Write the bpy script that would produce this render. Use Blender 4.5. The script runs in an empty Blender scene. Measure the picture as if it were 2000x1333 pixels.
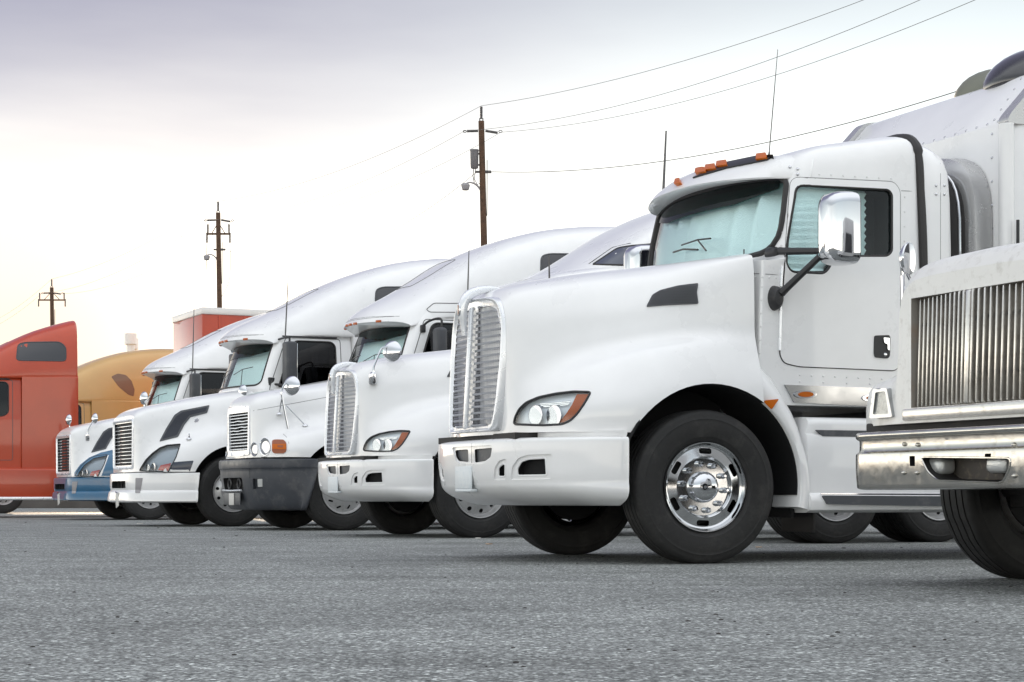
import bpy, bmesh, math, random
from mathutils import Vector, Matrix
from mathutils.bvhtree import BVHTree
from mathutils.geometry import delaunay_2d_cdt
random.seed(7)
DEBUG = False
S = bpy.context.scene
COL = S.collection
R = math.radians

# ---------------------------------------------------------------- camera
FPX, CXP, Y0, CH = 3700.0, 1000.0, 967.0, 0.456      # focal length, centre, horizon (in a 2000 px wide frame), eye height
cam = bpy.data.cameras.new('camera')
cam.sensor_width = 36.0
cam.lens = 36.0 * FPX / 2000.0
cam.shift_y = (Y0 - 666.5) / 2000.0
cam.clip_start, cam.clip_end = 0.1, 6000.0
camo = bpy.data.objects.new('camera', cam)
camo.location = (0, 0, CH)
camo.rotation_euler = (R(90), 0, 0)
COL.objects.link(camo)
S.camera = camo

# ---------------------------------------------------------------- sky, sun, exposure
SUN_EL, SUN_AZ = 4.0, -11.5          # degrees above the horizon, degrees right of the view axis (+Y)
w = bpy.data.worlds.new('World')
S.world = w
w.use_nodes = True
nt = w.node_tree
nt.nodes.clear()
N = nt.nodes.new
out = N('ShaderNodeOutputWorld')
bg = N('ShaderNodeBackground')
sky = N('ShaderNodeTexSky')
sky.sky_type = 'NISHITA'
sky.sun_disc = False
sky.sun_elevation = R(SUN_EL)
sky.sun_rotation = R(SUN_AZ)
sky.air_density, sky.dust_density, sky.ozone_density = 1.0, 0.25, 1.5
bg.inputs[1].default_value = 0.05
VEIL = 4.0 / 1.60
nt.links.new(sky.outputs[0], bg.inputs[0])
nt.links.new(bg.outputs[0], out.inputs[0])
# thin bright overcast veil over the clear sky, with a soft lavender cloud bank up to the left
tcw = N('ShaderNodeTexCoord')
sepw = N('ShaderNodeSeparateXYZ')
nt.links.new(tcw.outputs['Generated'], sepw.inputs[0])
ramp = N('ShaderNodeValToRGB')
K3 = 1 / 4.0
def rc(v, c): return (c[0] * v * K3, c[1] * v * K3, c[2] * v * K3, 1)
ramp.color_ramp.elements[0].position = 0.0
ramp.color_ramp.elements[0].color = rc(2.3, (1.0, .955, .90))
ramp.color_ramp.elements[1].position = 1.0
ramp.color_ramp.elements[1].color = rc(1.1, (.95, .97, 1.0))
for pos, v, c in ((.05, 2.0, (1.0, .965, .92)), (.09, 1.6, (1.0, .975, .945)), (.13, 1.15, (1.0, .985, .97)), (.17, .80, (.985, .985, .98)), (.25, .46, (.97, .98, 1.0)), (.34, .50, (.96, .975, 1.0)), (.6, .95, (.96, .975, 1.0))):
    e_ = ramp.color_ramp.elements.new(pos); e_.color = rc(v, c)
nt.links.new(sepw.outputs[2], ramp.inputs[0])
nzw = N('ShaderNodeTexNoise'); nzw.inputs['Scale'].default_value = 2.2; nzw.inputs['Detail'].default_value = 6.0
mpw = N('ShaderNodeMapping'); mpw.inputs['Scale'].default_value = (1, 1, 5)
nt.links.new(tcw.outputs['Generated'], mpw.inputs[0]); nt.links.new(mpw.outputs[0], nzw.inputs['Vector'])
dotw = N('ShaderNodeVectorMath'); dotw.operation = 'DOT_PRODUCT'
bank = Vector((math.sin(R(-22)) * math.cos(R(42)), math.cos(R(-22)) * math.cos(R(42)), math.sin(R(42))))
dotw.inputs[1].default_value = bank
nt.links.new(tcw.outputs['Generated'], dotw.inputs[0])
addn = N('ShaderNodeMath'); addn.operation = 'MULTIPLY_ADD'; addn.inputs[1].default_value = .10
nt.links.new(nzw.outputs[0], addn.inputs[0]); nt.links.new(dotw.outputs['Value'], addn.inputs[2])
cmr = N('ShaderNodeMapRange'); cmr.interpolation_type = 'SMOOTHSTEP'
cmr.inputs[1].default_value, cmr.inputs[2].default_value, cmr.inputs[3].default_value, cmr.inputs[4].default_value = .80, .985, 0.0, 1.0
nt.links.new(addn.outputs[0], cmr.inputs[0])
bg3 = N('ShaderNodeBackground'); bg3.inputs[0].default_value = (.148, .148, .215, 1)
bg2 = N('ShaderNodeBackground'); bg2.inputs[1].default_value = VEIL
nt.links.new(ramp.outputs[0], bg2.inputs[0])
addw = N('ShaderNodeAddShader')
nt.links.new(bg.outputs[0], addw.inputs[0]); nt.links.new(bg2.outputs[0], addw.inputs[1])
mxw = N('ShaderNodeMixShader')
nt.links.new(cmr.outputs[0], mxw.inputs[0]); nt.links.new(addw.outputs[0], mxw.inputs[1]); nt.links.new(bg3.outputs[0], mxw.inputs[2])
# peach haze low around the sun
sdir = Vector((math.sin(R(-15)) * math.cos(R(1.5)), math.cos(R(-15)) * math.cos(R(1.5)), math.sin(R(1.5))))
dots = N('ShaderNodeVectorMath'); dots.operation = 'DOT_PRODUCT'; dots.inputs[1].default_value = sdir
nt.links.new(tcw.outputs['Generated'], dots.inputs[0])
pmr = N('ShaderNodeMapRange'); pmr.interpolation_type = 'SMOOTHSTEP'
pmr.inputs[1].default_value, pmr.inputs[2].default_value, pmr.inputs[3].default_value, pmr.inputs[4].default_value = math.cos(R(9.5)), math.cos(R(2)), 0.0, .92
nt.links.new(dots.outputs['Value'], pmr.inputs[0])
bg4 = N('ShaderNodeBackground'); bg4.inputs[0].default_value = (.57, .44, .345, 1)
mxs = N('ShaderNodeMixShader')
nt.links.new(pmr.outputs[0], mxs.inputs[0]); nt.links.new(mxw.outputs[0], mxs.inputs[1]); nt.links.new(bg4.outputs[0], mxs.inputs[2])
nt.links.new(mxs.outputs[0], out.inputs[0])
sun = bpy.data.lights.new('sun', 'SUN')
sun.energy = 3.0
sun.angle = R(0.6)
sun.color = (1.0, 0.80, 0.60)
suno = bpy.data.objects.new('sun', sun)
sd = Vector((math.sin(R(SUN_AZ)) * math.cos(R(SUN_EL)), math.cos(R(SUN_AZ)) * math.cos(R(SUN_EL)), math.sin(R(SUN_EL))))
suno.rotation_euler = (-sd).to_track_quat('-Z', 'Y').to_euler()
suno.location = (-20, 60, 30)
COL.objects.link(suno)
S.view_settings.view_transform = 'Standard'
S.view_settings.look = 'None'
S.view_settings.gamma = 1.0
S.view_settings.use_curve_mapping = False
S.view_settings.exposure = 1.10

# ---------------------------------------------------------------- materials
MATS = {}
def mat(name, col=(.8, .8, .8), rough=.5, metal=0.0, coat=0.0, trans=0.0, ior=1.5, noise=0.0, nscale=8.0, dirt=None, dscale=3.0,
        damt=0.5, bump=0.0, bscale=60.0, rvar=0.0, emit=None, spec=0.5, coatr=.06):
    m = bpy.data.materials.new(name)
    m.use_nodes = True
    t = m.node_tree
    b = t.nodes['Principled BSDF']
    b.inputs['Base Color'].default_value = (*col, 1)
    b.inputs['Roughness'].default_value = rough
    b.inputs['Metallic'].default_value = metal
    b.inputs['Coat Weight'].default_value = coat
    b.inputs['Coat Roughness'].default_value = coatr
    b.inputs['Transmission Weight'].default_value = trans
    b.inputs['IOR'].default_value = ior
    b.inputs['Specular IOR Level'].default_value = spec
    tc = t.nodes.new('ShaderNodeTexCoord')
    def nz(scale, detail=4, rg=.6):
        n = t.nodes.new('ShaderNodeTexNoise')
        n.inputs['Scale'].default_value = scale
        n.inputs['Detail'].default_value = detail
        n.inputs['Roughness'].default_value = rg
        t.links.new(tc.outputs['Object'], n.inputs['Vector'])
        return n
    cur = None
    if noise:
        n = nz(nscale)
        mx = t.nodes.new('ShaderNodeMix'); mx.data_type = 'RGBA'; mx.blend_type = 'MULTIPLY'
        mx.inputs[0].default_value = 1.0
        mx.inputs[6].default_value = (*col, 1)
        rp = t.nodes.new('ShaderNodeMapRange')
        rp.inputs[1].default_value, rp.inputs[2].default_value = .3, .7
        rp.inputs[3].default_value, rp.inputs[4].default_value = 1 - noise, 1 + noise * .3
        t.links.new(n.outputs[0], rp.inputs[0])
        t.links.new(rp.outputs[0], mx.inputs[7])
        cur = mx.outputs[2]
    if dirt:
        n = nz(dscale, 9, .68)
        cr_ = t.nodes.new('ShaderNodeMapRange')
        cr_.inputs[1].default_value, cr_.inputs[2].default_value = .52, .75
        cr_.inputs[3].default_value, cr_.inputs[4].default_value = 0, damt
        t.links.new(n.outputs[0], cr_.inputs[0])
        mx = t.nodes.new('ShaderNodeMix'); mx.data_type = 'RGBA'
        if cur: t.links.new(cur, mx.inputs[6])
        else: mx.inputs[6].default_value = (*col, 1)
        mx.inputs[7].default_value = (*dirt, 1)
        t.links.new(cr_.outputs[0], mx.inputs[0])
        cur = mx.outputs[2]
    if cur: t.links.new(cur, b.inputs['Base Color'])
    if rvar:
        n = nz(dscale * 1.7, 6)
        rp = t.nodes.new('ShaderNodeMapRange')
        rp.inputs[1].default_value, rp.inputs[2].default_value = .3, .7
        rp.inputs[3].default_value, rp.inputs[4].default_value = max(0, rough - rvar), rough + rvar
        t.links.new(n.outputs[0], rp.inputs[0])
        t.links.new(rp.outputs[0], b.inputs['Roughness'])
    if bump:
        n = nz(bscale, 3)
        bp = t.nodes.new('ShaderNodeBump')
        bp.inputs['Strength'].default_value = bump
        bp.inputs['Distance'].default_value = .01
        t.links.new(n.outputs[0], bp.inputs['Height'])
        t.links.new(bp.outputs[0], b.inputs['Normal'])
    if emit:
        b.inputs['Emission Color'].default_value = (*emit[0], 1)
        b.inputs['Emission Strength'].default_value = emit[1]
    MATS[name] = m
    return m

def glassmat(name, tint, refl=1.0):
    m = bpy.data.materials.new(name)
    m.use_nodes = True
    t = m.node_tree
    t.nodes.clear()
    o = t.nodes.new('ShaderNodeOutputMaterial')
    tr = t.nodes.new('ShaderNodeBsdfTransparent'); tr.inputs[0].default_value = (*tint, 1)
    gl = t.nodes.new('ShaderNodeBsdfGlossy'); gl.inputs['Roughness'].default_value = .02
    fr = t.nodes.new('ShaderNodeFresnel'); fr.inputs[0].default_value = 1.52
    mu = t.nodes.new('ShaderNodeMath'); mu.operation = 'MULTIPLY'; mu.inputs[1].default_value = refl; mu.use_clamp = True
    ge = t.nodes.new('ShaderNodeNewGeometry')          # only the outer face of a pane reflects
    sb = t.nodes.new('ShaderNodeMath'); sb.operation = 'SUBTRACT'; sb.inputs[0].default_value = refl
    t.links.new(ge.outputs['Backfacing'], sb.inputs[1]); sb.use_clamp = False
    mz = t.nodes.new('ShaderNodeMath'); mz.operation = 'MAXIMUM'; mz.inputs[1].default_value = 0
    t.links.new(sb.outputs[0], mz.inputs[0]); t.links.new(mz.outputs[0], mu.inputs[1])
    mx = t.nodes.new('ShaderNodeMixShader')
    t.links.new(fr.outputs[0], mu.inputs[0])
    t.links.new(mu.outputs[0], mx.inputs[0])
    t.links.new(tr.outputs[0], mx.inputs[1])
    t.links.new(gl.outputs[0], mx.inputs[2])
    t.links.new(mx.outputs[0], o.inputs[0])
    MATS[name] = m
    return m

mat('white', (.83, .83, .83), .30, coat=.7, noise=.05, nscale=2.2, dirt=(.60, .58, .55), dscale=1.3, damt=.08, rvar=.05)
mat('white_old', (.78, .775, .75), .42, coat=.35, noise=.05, nscale=3, dirt=(.30, .27, .23), dscale=16, damt=.45, rvar=.1, coatr=.2)
mat('chrome', (.66, .67, .69), .05, 1.0, rvar=.02)
mat('chrome_old', (.52, .505, .47), .17, 1.0, dirt=(.28, .23, .18), dscale=11, damt=.55, rvar=.1)
mat('bar_metal', (.74, .72, .68), .26, .9, dirt=(.32, .27, .22), dscale=14, damt=.5)
mat('bright_wheel', (.62, .63, .64), .10, 1.0, rvar=.04)
mat('dull_wheel', (.52, .52, .52), .42, .7, dirt=(.2, .18, .16), dscale=12, damt=.5)
mat('satin', (.80, .815, .84), .28, .45, rvar=.05)
mat('mesh_back', (.15, .15, .155), .6)
mat('steel', (.42, .43, .44), .16, 1.0, rvar=.05)
mat('mesh_metal', (.66, .67, .69), .28, 1.0)
mat('rubber', (.022, .020, .020), .55)
mat("tyre", (.014, .0138, .0138), .68, noise=.25, nscale=30, dirt=(.05, .047, .044), dscale=6, damt=.7, bump=.12, bscale=140)
mat('black', (.02, .02, .022), .42)
mat('dark', (.008, .008, .009), .8)
mat('chassis', (.018, .017, .017), .7, dirt=(.06, .05, .045), dscale=9, damt=.5)
mat('plastic', (.055, .058, .066), .5, noise=.1, dirt=(.16, .16, .16), dscale=5, damt=.4, bump=.1, bscale=300)
mat('bumper_grey', (.050, .055, .066), .40, noise=.12, nscale=4, dirt=(.17, .165, .16), dscale=6, damt=.5, rvar=.1)
mat('step_grey', (.065, .07, .078), .45, dirt=(.22, .22, .22), dscale=9, damt=.4)
mat('amber', (.50, .115, .004), .35, spec=.25)
mat('amber_dark', (.27, .06, .008), .3, coat=.3)
mat('amber_lens', (.44, .095, .015), .3, coat=.1, spec=.3)
mat('red_lens', (.42, .035, .03), .2, coat=.8)
mat('reflector', (.90, .91, .92), .32, .2)
mat('lens_white', (.62, .63, .62), .2, .4, coat=.8, bump=.3, bscale=90)
mat('blue', (.025, .12, .23), .30, coat=.6, dirt=(.16, .14, .14), dscale=4, damt=.3)
mat('navy', (.010, .018, .045), .3, coat=.5)
mat('orange', (.46, .045, .006), .35, coat=.5, noise=.1, nscale=2)
mat('gold', (.58, .36, .13), .36, coat=.5, noise=.06, nscale=2)
mat('grey_panel', (.50, .50, .50), .25, .6, rvar=.08)
mat('olive', (.16, .165, .13), .45)
mat('smoke', (.03, .03, .035), .15, coat=.6)
mat('shade_silver', (.90, .95, .95), .30, .8, bump=.5, bscale=150)
mat('bowl', (.48, .49, .51), .16, 1.0)
mat('plate', (.70, .74, .76), .5, dirt=(.5, .6, .66), dscale=30, damt=.7)
mat('tag_paper', (.62, .61, .58), .6, dirt=(.2, .2, .22), dscale=90, damt=.9)
mat('lamp_glass', (.36, .37, .36), .12, .5, coat=.8, bump=.4, bscale=60)
mat('mirror_glass', (.80, .82, .84), .04, 1.0)
mat('seat', (.05, .05, .055), .8)
mat('curtain', (.45, .50, .48), .8)
mat('seam', (.10, .10, .10), .6)
mat('wood', (.105, .058, .034), .85, noise=.4, nscale=6, bump=.6, bscale=30)
mat('iron', (.10, .095, .095), .55)
mat('lamp_grey', (.30, .29, .30), .5)
mat('wire', (.13, .12, .11), .6)
mat('litter', (.55, .40, .28), .8)
mat('litter_white', (.75, .74, .7), .8)
mat('trailer_white', (.74, .72, .70), .4, .2)
glassmat('glass', (.90, .965, .965), 1.0)
glassmat('glass_dark', (.30, .34, .36), 1.1)
glassmat('lens', (.93, .95, .96), 1.0)

# ---------------------------------------------------------------- mesh helpers
def mark(bm, ang=35):
    c = math.radians(ang)
    for f in bm.faces: f.smooth = True
    for e in bm.edges:
        if len(e.link_faces) == 2:
            try: a = e.calc_face_angle()
            except ValueError: a = 0
            e.smooth = a < c
        else: e.smooth = False

def obj(name, bm, m, parent=None, sharp=35, fix=True):
    if fix: bmesh.ops.recalc_face_normals(bm, faces=bm.faces[:])
    mark(bm, sharp)
    me = bpy.data.meshes.new(name)
    bm.to_mesh(me); bm.free()
    o = bpy.data.objects.new(name, me)
    ms = m if isinstance(m, (list, tuple)) else [m]
    for k in ms: me.materials.append(MATS[k])
    COL.objects.link(o)
    if parent: o.parent = parent
    return o

def catmull(P, n, closed=False):
    P = [Vector(p) for p in P]
    out_ = []
    m = len(P)
    for i in range(m - 1):
        p0 = P[i - 1] if i else P[0] * 2 - P[1]
        p1, p2 = P[i], P[i + 1]
        p3 = P[i + 2] if i + 2 < m else P[-1] * 2 - P[-2]
        for k in range(n):
            t = k / n
            out_.append(.5 * ((2 * p1) + (p2 - p0) * t + (2 * p0 - 5 * p1 + 4 * p2 - p3) * t * t + (3 * p1 - p0 - 3 * p2 + p3) * t ** 3))
    out_.append(P[-1].copy())
    return out_

def loft(name, secs, m, parent=None, nv=4, nu=3, sharp=30, bend=None):
    """closed symmetric solid: secs = list of half profiles [(x,y,z)...] starting on the centre plane"""
    prof = [catmull(s, nv) if nv > 1 else [Vector(p) for p in s] for s in secs]
    K = len(prof[0])
    cols = [catmull([p[k] for p in prof], nu) if nu > 1 else [p[k] for p in prof] for k in range(K)]
    rows = [[cols[k][i] for k in range(K)] for i in range(len(cols[0]))]
    bm = bmesh.new()
    V = []
    for r in rows:
        r = [Vector(p) for p in r]
        if bend:
            for p in r: p.x += bend(p)
        r[0].y = 0
        half = [bm.verts.new(p) for p in r]
        last_c = abs(r[-1].y) < 1e-5
        mir = [bm.verts.new((p.x, -p.y, p.z)) for p in (r[1:-1] if last_c else r[1:])]
        V.append(half + mir[::-1])
    n = len(V[0])
    for a, b in zip(V, V[1:]):
        for k in range(n):
            q = (a[k], a[(k + 1) % n], b[(k + 1) % n], b[k])
            try: bm.faces.new(q)
            except ValueError: pass
    bm.faces.new(V[0][::-1]); bm.faces.new(V[-1])
    bmesh.ops.remove_doubles(bm, verts=bm.verts[:], dist=1e-5)
    return obj(name, bm, m, parent, sharp)

def box(bm, c, s, bev=0.0, rot=None, seg=2):
    r = bmesh.ops.create_cube(bm, size=1)
    vs = r['verts']
    bmesh.ops.scale(bm, vec=s, verts=vs)
    if bev:
        es = list({e for v in vs for e in v.link_edges})
        rr = bmesh.ops.bevel(bm, geom=es, offset=bev, segments=seg, affect='EDGES', profile=.5)
        vs = list({v for f in rr['faces'] for v in f.verts} | {v for v in vs if v.is_valid})
        # collect the whole island
        seen = set(vs); st = list(vs)
        while st:
            v = st.pop()
            for e in v.link_edges:
                o_ = e.other_vert(v)
                if o_ not in seen: seen.add(o_); st.append(o_)
        vs = list(seen)
    if rot is not None: bmesh.ops.rotate(bm, cent=(0, 0, 0), matrix=rot, verts=vs)
    bmesh.ops.translate(bm, vec=c, verts=vs)
    return vs

def tube(bm, P, r, n=8, closed=False, cap=True):
    P = [Vector(p) for p in P]
    m = len(P)
    rings = []
    up = None
    for i, p in enumerate(P):
        if closed: d = (P[(i + 1) % m] - P[i - 1])
        else: d = P[min(i + 1, m - 1)] - P[max(i - 1, 0)]
        if d.length < 1e-9: d = Vector((0, 0, 1))
        d.normalize()
        if up is None:
            up = Vector((0, 0, 1)) if abs(d.z) < .9 else Vector((1, 0, 0))
        a = (up - d * up.dot(d)).normalized()
        up = a
        b = d.cross(a)
        rr = r[i] if isinstance(r, (list, tuple)) else r
        rings.append([bm.verts.new(p + (a * math.cos(2 * math.pi * k / n) + b * math.sin(2 * math.pi * k / n)) * rr) for k in range(n)])
    prs = list(zip(rings, rings[1:])) + ([(rings[-1], rings[0])] if closed else [])
    for a, b in prs:
        for k in range(n):
            bm.faces.new((a[k], a[(k + 1) % n], b[(k + 1) % n], b[k]))
    if cap and not closed:
        bm.faces.new(rings[0][::-1]); bm.faces.new(rings[-1])
    return rings

def lathe(bm, prof, n=48, axis='y', closed=False, off=(0, 0, 0)):
    """prof: (radius, along-axis)"""
    rings = []
    o_ = Vector(off)
    for r, h in prof:
        ring = []
        for k in range(n):
            t = 2 * math.pi * k / n
            c, s = r * math.cos(t), r * math.sin(t)
            p = {'y': (c, h, s), 'x': (h, c, s), 'z': (c, s, h)}[axis]
            ring.append(bm.verts.new(Vector(p) + o_))
        rings.append(ring)
    prs = list(zip(rings, rings[1:])) + ([(rings[-1], rings[0])] if closed else [])
    for a, b in prs:
        for k in range(n):
            bm.faces.new((a[k], a[(k + 1) % n], b[(k + 1) % n], b[k]))
    if not closed:
        if prof[0][0] > 1e-6: bm.faces.new(rings[0][::-1])
        if prof[-1][0] > 1e-6: bm.faces.new(rings[-1])
    bmesh.ops.remove_doubles(bm, verts=bm.verts[:], dist=1e-6)

def prism(bm, pts, axis, lo, hi):
    """extrude a 2D outline along an axis: x -> pts (y,z), y -> pts (x,z), z -> pts (x,y)"""
    def P(a, h): return {'x': (h, a[0], a[1]), 'y': (a[0], h, a[1]), 'z': (a[0], a[1], h)}[axis]
    A = [bm.verts.new(P(p, lo)) for p in pts]
    B = [bm.verts.new(P(p, hi)) for p in pts]
    n = len(pts)
    bm.faces.new(A[::-1]); bm.faces.new(B)
    for k in range(n): bm.faces.new((A[k], A[(k + 1) % n], B[(k + 1) % n], B[k]))

def rnd(pts, r, n=5):
    """round the corners of a 2D polygon"""
    out_ = []
    m = len(pts)
    rs = r if isinstance(r, (list, tuple)) else [r] * m
    for i in range(m):
        p0, p1, p2 = Vector(pts[i - 1]), Vector(pts[i]), Vector(pts[(i + 1) % m])
        a, b = p0 - p1, p2 - p1
        d = min(rs[i], a.length * .48, b.length * .48)
        if d < 1e-6: out_.append(tuple(p1)); continue
        A, B = p1 + a.normalized() * d, p1 + b.normalized() * d
        for k in range(n + 1):
            t = k / n
            q = A * (1 - t) ** 2 + p1 * 2 * t * (1 - t) + B * t * t
            out_.append((q.x, q.y))
    return out_

def inside(p, poly):
    c = False
    j = len(poly) - 1
    for i in range(len(poly)):
        a, b = poly[i], poly[j]
        if (a[1] > p[1]) != (b[1] > p[1]) and p[0] < (b[0] - a[0]) * (p[1] - a[1]) / (b[1] - a[1]) + a[0]: c = not c
        j = i
    return c

def densify(poly, step):
    o_ = []
    for i in range(len(poly)):
        a, b = Vector(poly[i]), Vector(poly[(i + 1) % len(poly)])
        n = max(1, int((b - a).length / step + .5))
        for k in range(n): o_.append(tuple(a.lerp(b, k / n)))
    q_ = []
    for p in o_:
        if not q_ or (Vector(p) - Vector(q_[-1])).length > step * .12: q_.append(p)
    if (Vector(q_[0]) - Vector(q_[-1])).length < step * .12: q_.pop()
    return q_

class Truck:
    def __init__(s, name, label, category, ox, oy, a, group=None):
        s.root = bpy.data.objects.new(name, None)
        s.root.empty_display_size = .3
        COL.objects.link(s.root)
        s.root.location = (ox, oy, 0)
        s.root.rotation_euler = (0, 0, math.pi + R(a))
        s.M = Matrix.Translation((ox, oy, 0)) @ Matrix.Rotation(math.pi + R(a), 4, 'Z')
        s.Mi = s.M.inverted()
        s.root['label'] = label; s.root['category'] = category
        if group: s.root['group'] = group
    def ray(s, q, proj):
        if proj == 'px':
            o_ = s.Mi @ Vector((0, 0, CH))
            d = s.Mi.to_3x3() @ Vector(((q[0] - CXP) / FPX, 1, (Y0 - q[1]) / FPX))
            return o_, d.normalized()
        if proj == 'x': return Vector((6, q[0], q[1])), Vector((-1, 0, 0))
        if proj == 'y': return Vector((q[0], 6, q[1])), Vector((0, -1, 0))
        if proj == 'z': return Vector((q[0], q[1], 8)), Vector((0, 0, -1))
    def pt(s, q, bvh, proj='px', out_=0.0):
        o_, d = s.ray(q, proj)
        l, n, i, dist = bvh.ray_cast(o_, d)
        if l is None: return None, None
        return l + n * out_, n
    def on(s, px, py, **k):
        """point seen at a pixel on a plane x=, y= or z= of the truck"""
        o_, d = s.ray((px, py), 'px')
        ax, c = list(k.items())[0]
        i = 'xyz'.index(ax)
        return o_ + d * ((c - o_[i]) / d[i])

def bvh_of(*obs):
    vs, fs = [], []
    for o in obs:
        b = len(vs)
        vs += [v.co.copy() for v in o.data.vertices]
        fs += [[b + i for i in p.vertices] for p in o.data.polygons]
    return BVHTree.FromPolygons(vs, fs)

def patch(T, name, outline, bvh, m, out_=.004, inn=.02, proj='px', step=None, parent=None, hole=None, const=False, sharp=40, fwd=None):
    xs = [p[0] for p in outline]; ys = [p[1] for p in outline]
    size = max(max(xs) - min(xs), max(ys) - min(ys))
    step = step or size / 14
    loop = densify(outline, step)
    loops = [loop] + ([densify(hole, step)] if hole else [])
    pts, edges = [], []
    for lp in loops:
        b = len(pts)
        pts += lp
        edges += [(b + i, b + (i + 1) % len(lp)) for i in range(len(lp))]
    x = min(xs) + step * .5
    while x < max(xs):
        y = min(ys) + step * .5
        while y < max(ys):
            if inside((x, y), outline) and not (hole and inside((x, y), hole)):
                if min((Vector((x, y)) - Vector(p)).length for lp in loops for p in lp) > step * .45: pts.append((x, y))
            y += step
        x += step
    vc, ec, fc, *_ = delaunay_2d_cdt([Vector(p) for p in pts], edges, [], 0 if hole else 1, 1e-6)
    faces = []
    for f in fc:
        if not hole:
            faces.append(f); continue
        c = sum((vc[i] for i in f), Vector((0, 0))) / len(f)
        if inside(c, outline) and not (hole and inside(c, hole)): faces.append(f)
    L, NN = [], []
    last = None
    for q in vc:
        o_, d = T.ray(q, proj)
        l, n, i, dist = bvh.ray_cast(o_, d)
        if l is None:
            if last:
                den = d.dot(last[1])
                l = o_ + d * ((last[0] - o_).dot(last[1]) / den) if abs(den) > .05 else last[0].copy()
                n = last[1]
            else: l, n = None, None
        else:
            if n.dot(d) > 0: n = -n
            last = (l, n)
        L.append(l); NN.append(n)
    for i in range(len(L)):
        if L[i] is None: L[i], NN[i] = last[0].copy(), last[1]
    if const:
        av = sum(NN, Vector((0, 0, 0))).normalized() if fwd is None else Vector(fwd)
        NN = [av] * len(NN)
    bm = bmesh.new()
    A = [bm.verts.new(l + n * out_) for l, n in zip(L, NN)]
    B = [bm.verts.new(l - n * inn) for l, n in zip(L, NN)]
    cnt = {}
    for f in faces:
        bm.faces.new([A[i] for i in f]); bm.faces.new([B[i] for i in reversed(f)])
        for i in range(len(f)):
            e = (f[i], f[(i + 1) % len(f)])
            cnt[e] = 1
    for (i, j) in cnt:
        if (j, i) not in cnt: bm.faces.new((A[j], A[i], B[i], B[j]))
    bmesh.ops.delete(bm, geom=[v for v in bm.verts if not v.link_faces], context='VERTS')
    return obj(name, bm, m, parent or T.root, sharp)

def line_on(T, outline, bvh, proj='px', out_=.0, step=None, closed=True):
    if step: outline = densify(outline, step) if closed else densify(outline, step)[:]
    P = []
    for q in outline:
        p, n = T.pt(q, bvh, proj, out_)
        if p is not None: P.append(p)
    return P

def seam(T, name, outline, bvh, m, r=.005, proj='px', closed=True, out_=0, step=None, parent=None, n=6):
    P = line_on(T, outline, bvh, proj, out_, step, closed)
    bm = bmesh.new()
    tube(bm, P, r, n, closed)
    return obj(name, bm, m, parent or T.root)

def mirror(o, parent=None):
    bm = bmesh.new(); bm.from_mesh(o.data)
    for v in bm.verts: v.co.y *= -1
    bmesh.ops.reverse_faces(bm, faces=bm.faces[:])
    me = bpy.data.meshes.new(o.name); bm.to_mesh(me); bm.free()
    for k in o.data.materials: me.materials.append(k)
    c = bpy.data.objects.new(o.name, me)
    COL.objects.link(c)
    c.parent = parent or o.parent
    for ch in list(o.children):
        mirror(ch, c)
    return c

def vol_of(me):
    b_ = bmesh.new(); b_.from_mesh(me); v = abs(b_.calc_volume(signed=True)); b_.free()
    return v

def cut(o, cutters, sharp=30):
    """boolean difference, checked: a solver that loses the body is replaced by the next one"""
    v0 = vol_of(o.data)
    vc = sum(vol_of(c.data) for c in cutters)
    for c in cutters: c.parent = o.parent
    me = None
    for solver, self_ in (('EXACT', False), ('EXACT', True), ('FAST', False)):
        for c in cutters:
            md = o.modifiers.new('b', 'BOOLEAN')
            md.operation = 'DIFFERENCE'; md.solver = solver; md.object = c
            if solver == 'EXACT':
                md.material_mode = 'TRANSFER'; md.use_self = self_
        bpy.context.view_layer.update()
        dg = bpy.context.evaluated_depsgraph_get()
        me = bpy.data.meshes.new_from_object(o.evaluated_get(dg), depsgraph=dg)
        o.modifiers.clear()
        v1 = vol_of(me)
        if DEBUG: print('CUT', o.name, solver, self_, round(v0, 3), round(vc, 3), '->', round(v1, 3))
        if v0 - vc * 1.05 - .001 <= v1 <= v0 + .001: break
    else:
        me = o.data.copy()
    bm = bmesh.new(); bm.from_mesh(me)
    bmesh.ops.dissolve_degenerate(bm, edges=bm.edges[:], dist=1e-5)
    mark(bm, sharp)
    bm.to_mesh(me); bm.free()
    o.data = me
    for c in cutters: bpy.data.objects.remove(c)
    return o

def ycyl(c, r, y0, y1, m='dark', n=64, r1=None):
    bm = bmesh.new()
    lathe(bm, [(r, y0), (r1 or r, y1)], n, 'y', off=c)
    return obj('cutter', bm, m)

def cutbox(c, s, m='dark', bev=0, rot=None):
    bm = bmesh.new(); box(bm, c, s, bev, rot)
    return obj('cutter', bm, m)

def tree_copy(o, parent, swap=None):
    c = o.copy()
    COL.objects.link(c)
    c.parent = parent
    if swap and o.type == 'MESH':
        for i, sl in enumerate(c.material_slots):
            k = sl.material.name
            if k in swap:
                sl.link = 'OBJECT'
                sl.material = MATS[swap[k]]
    for ch in list(o.children): tree_copy(ch, c, swap)
    return c

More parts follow.
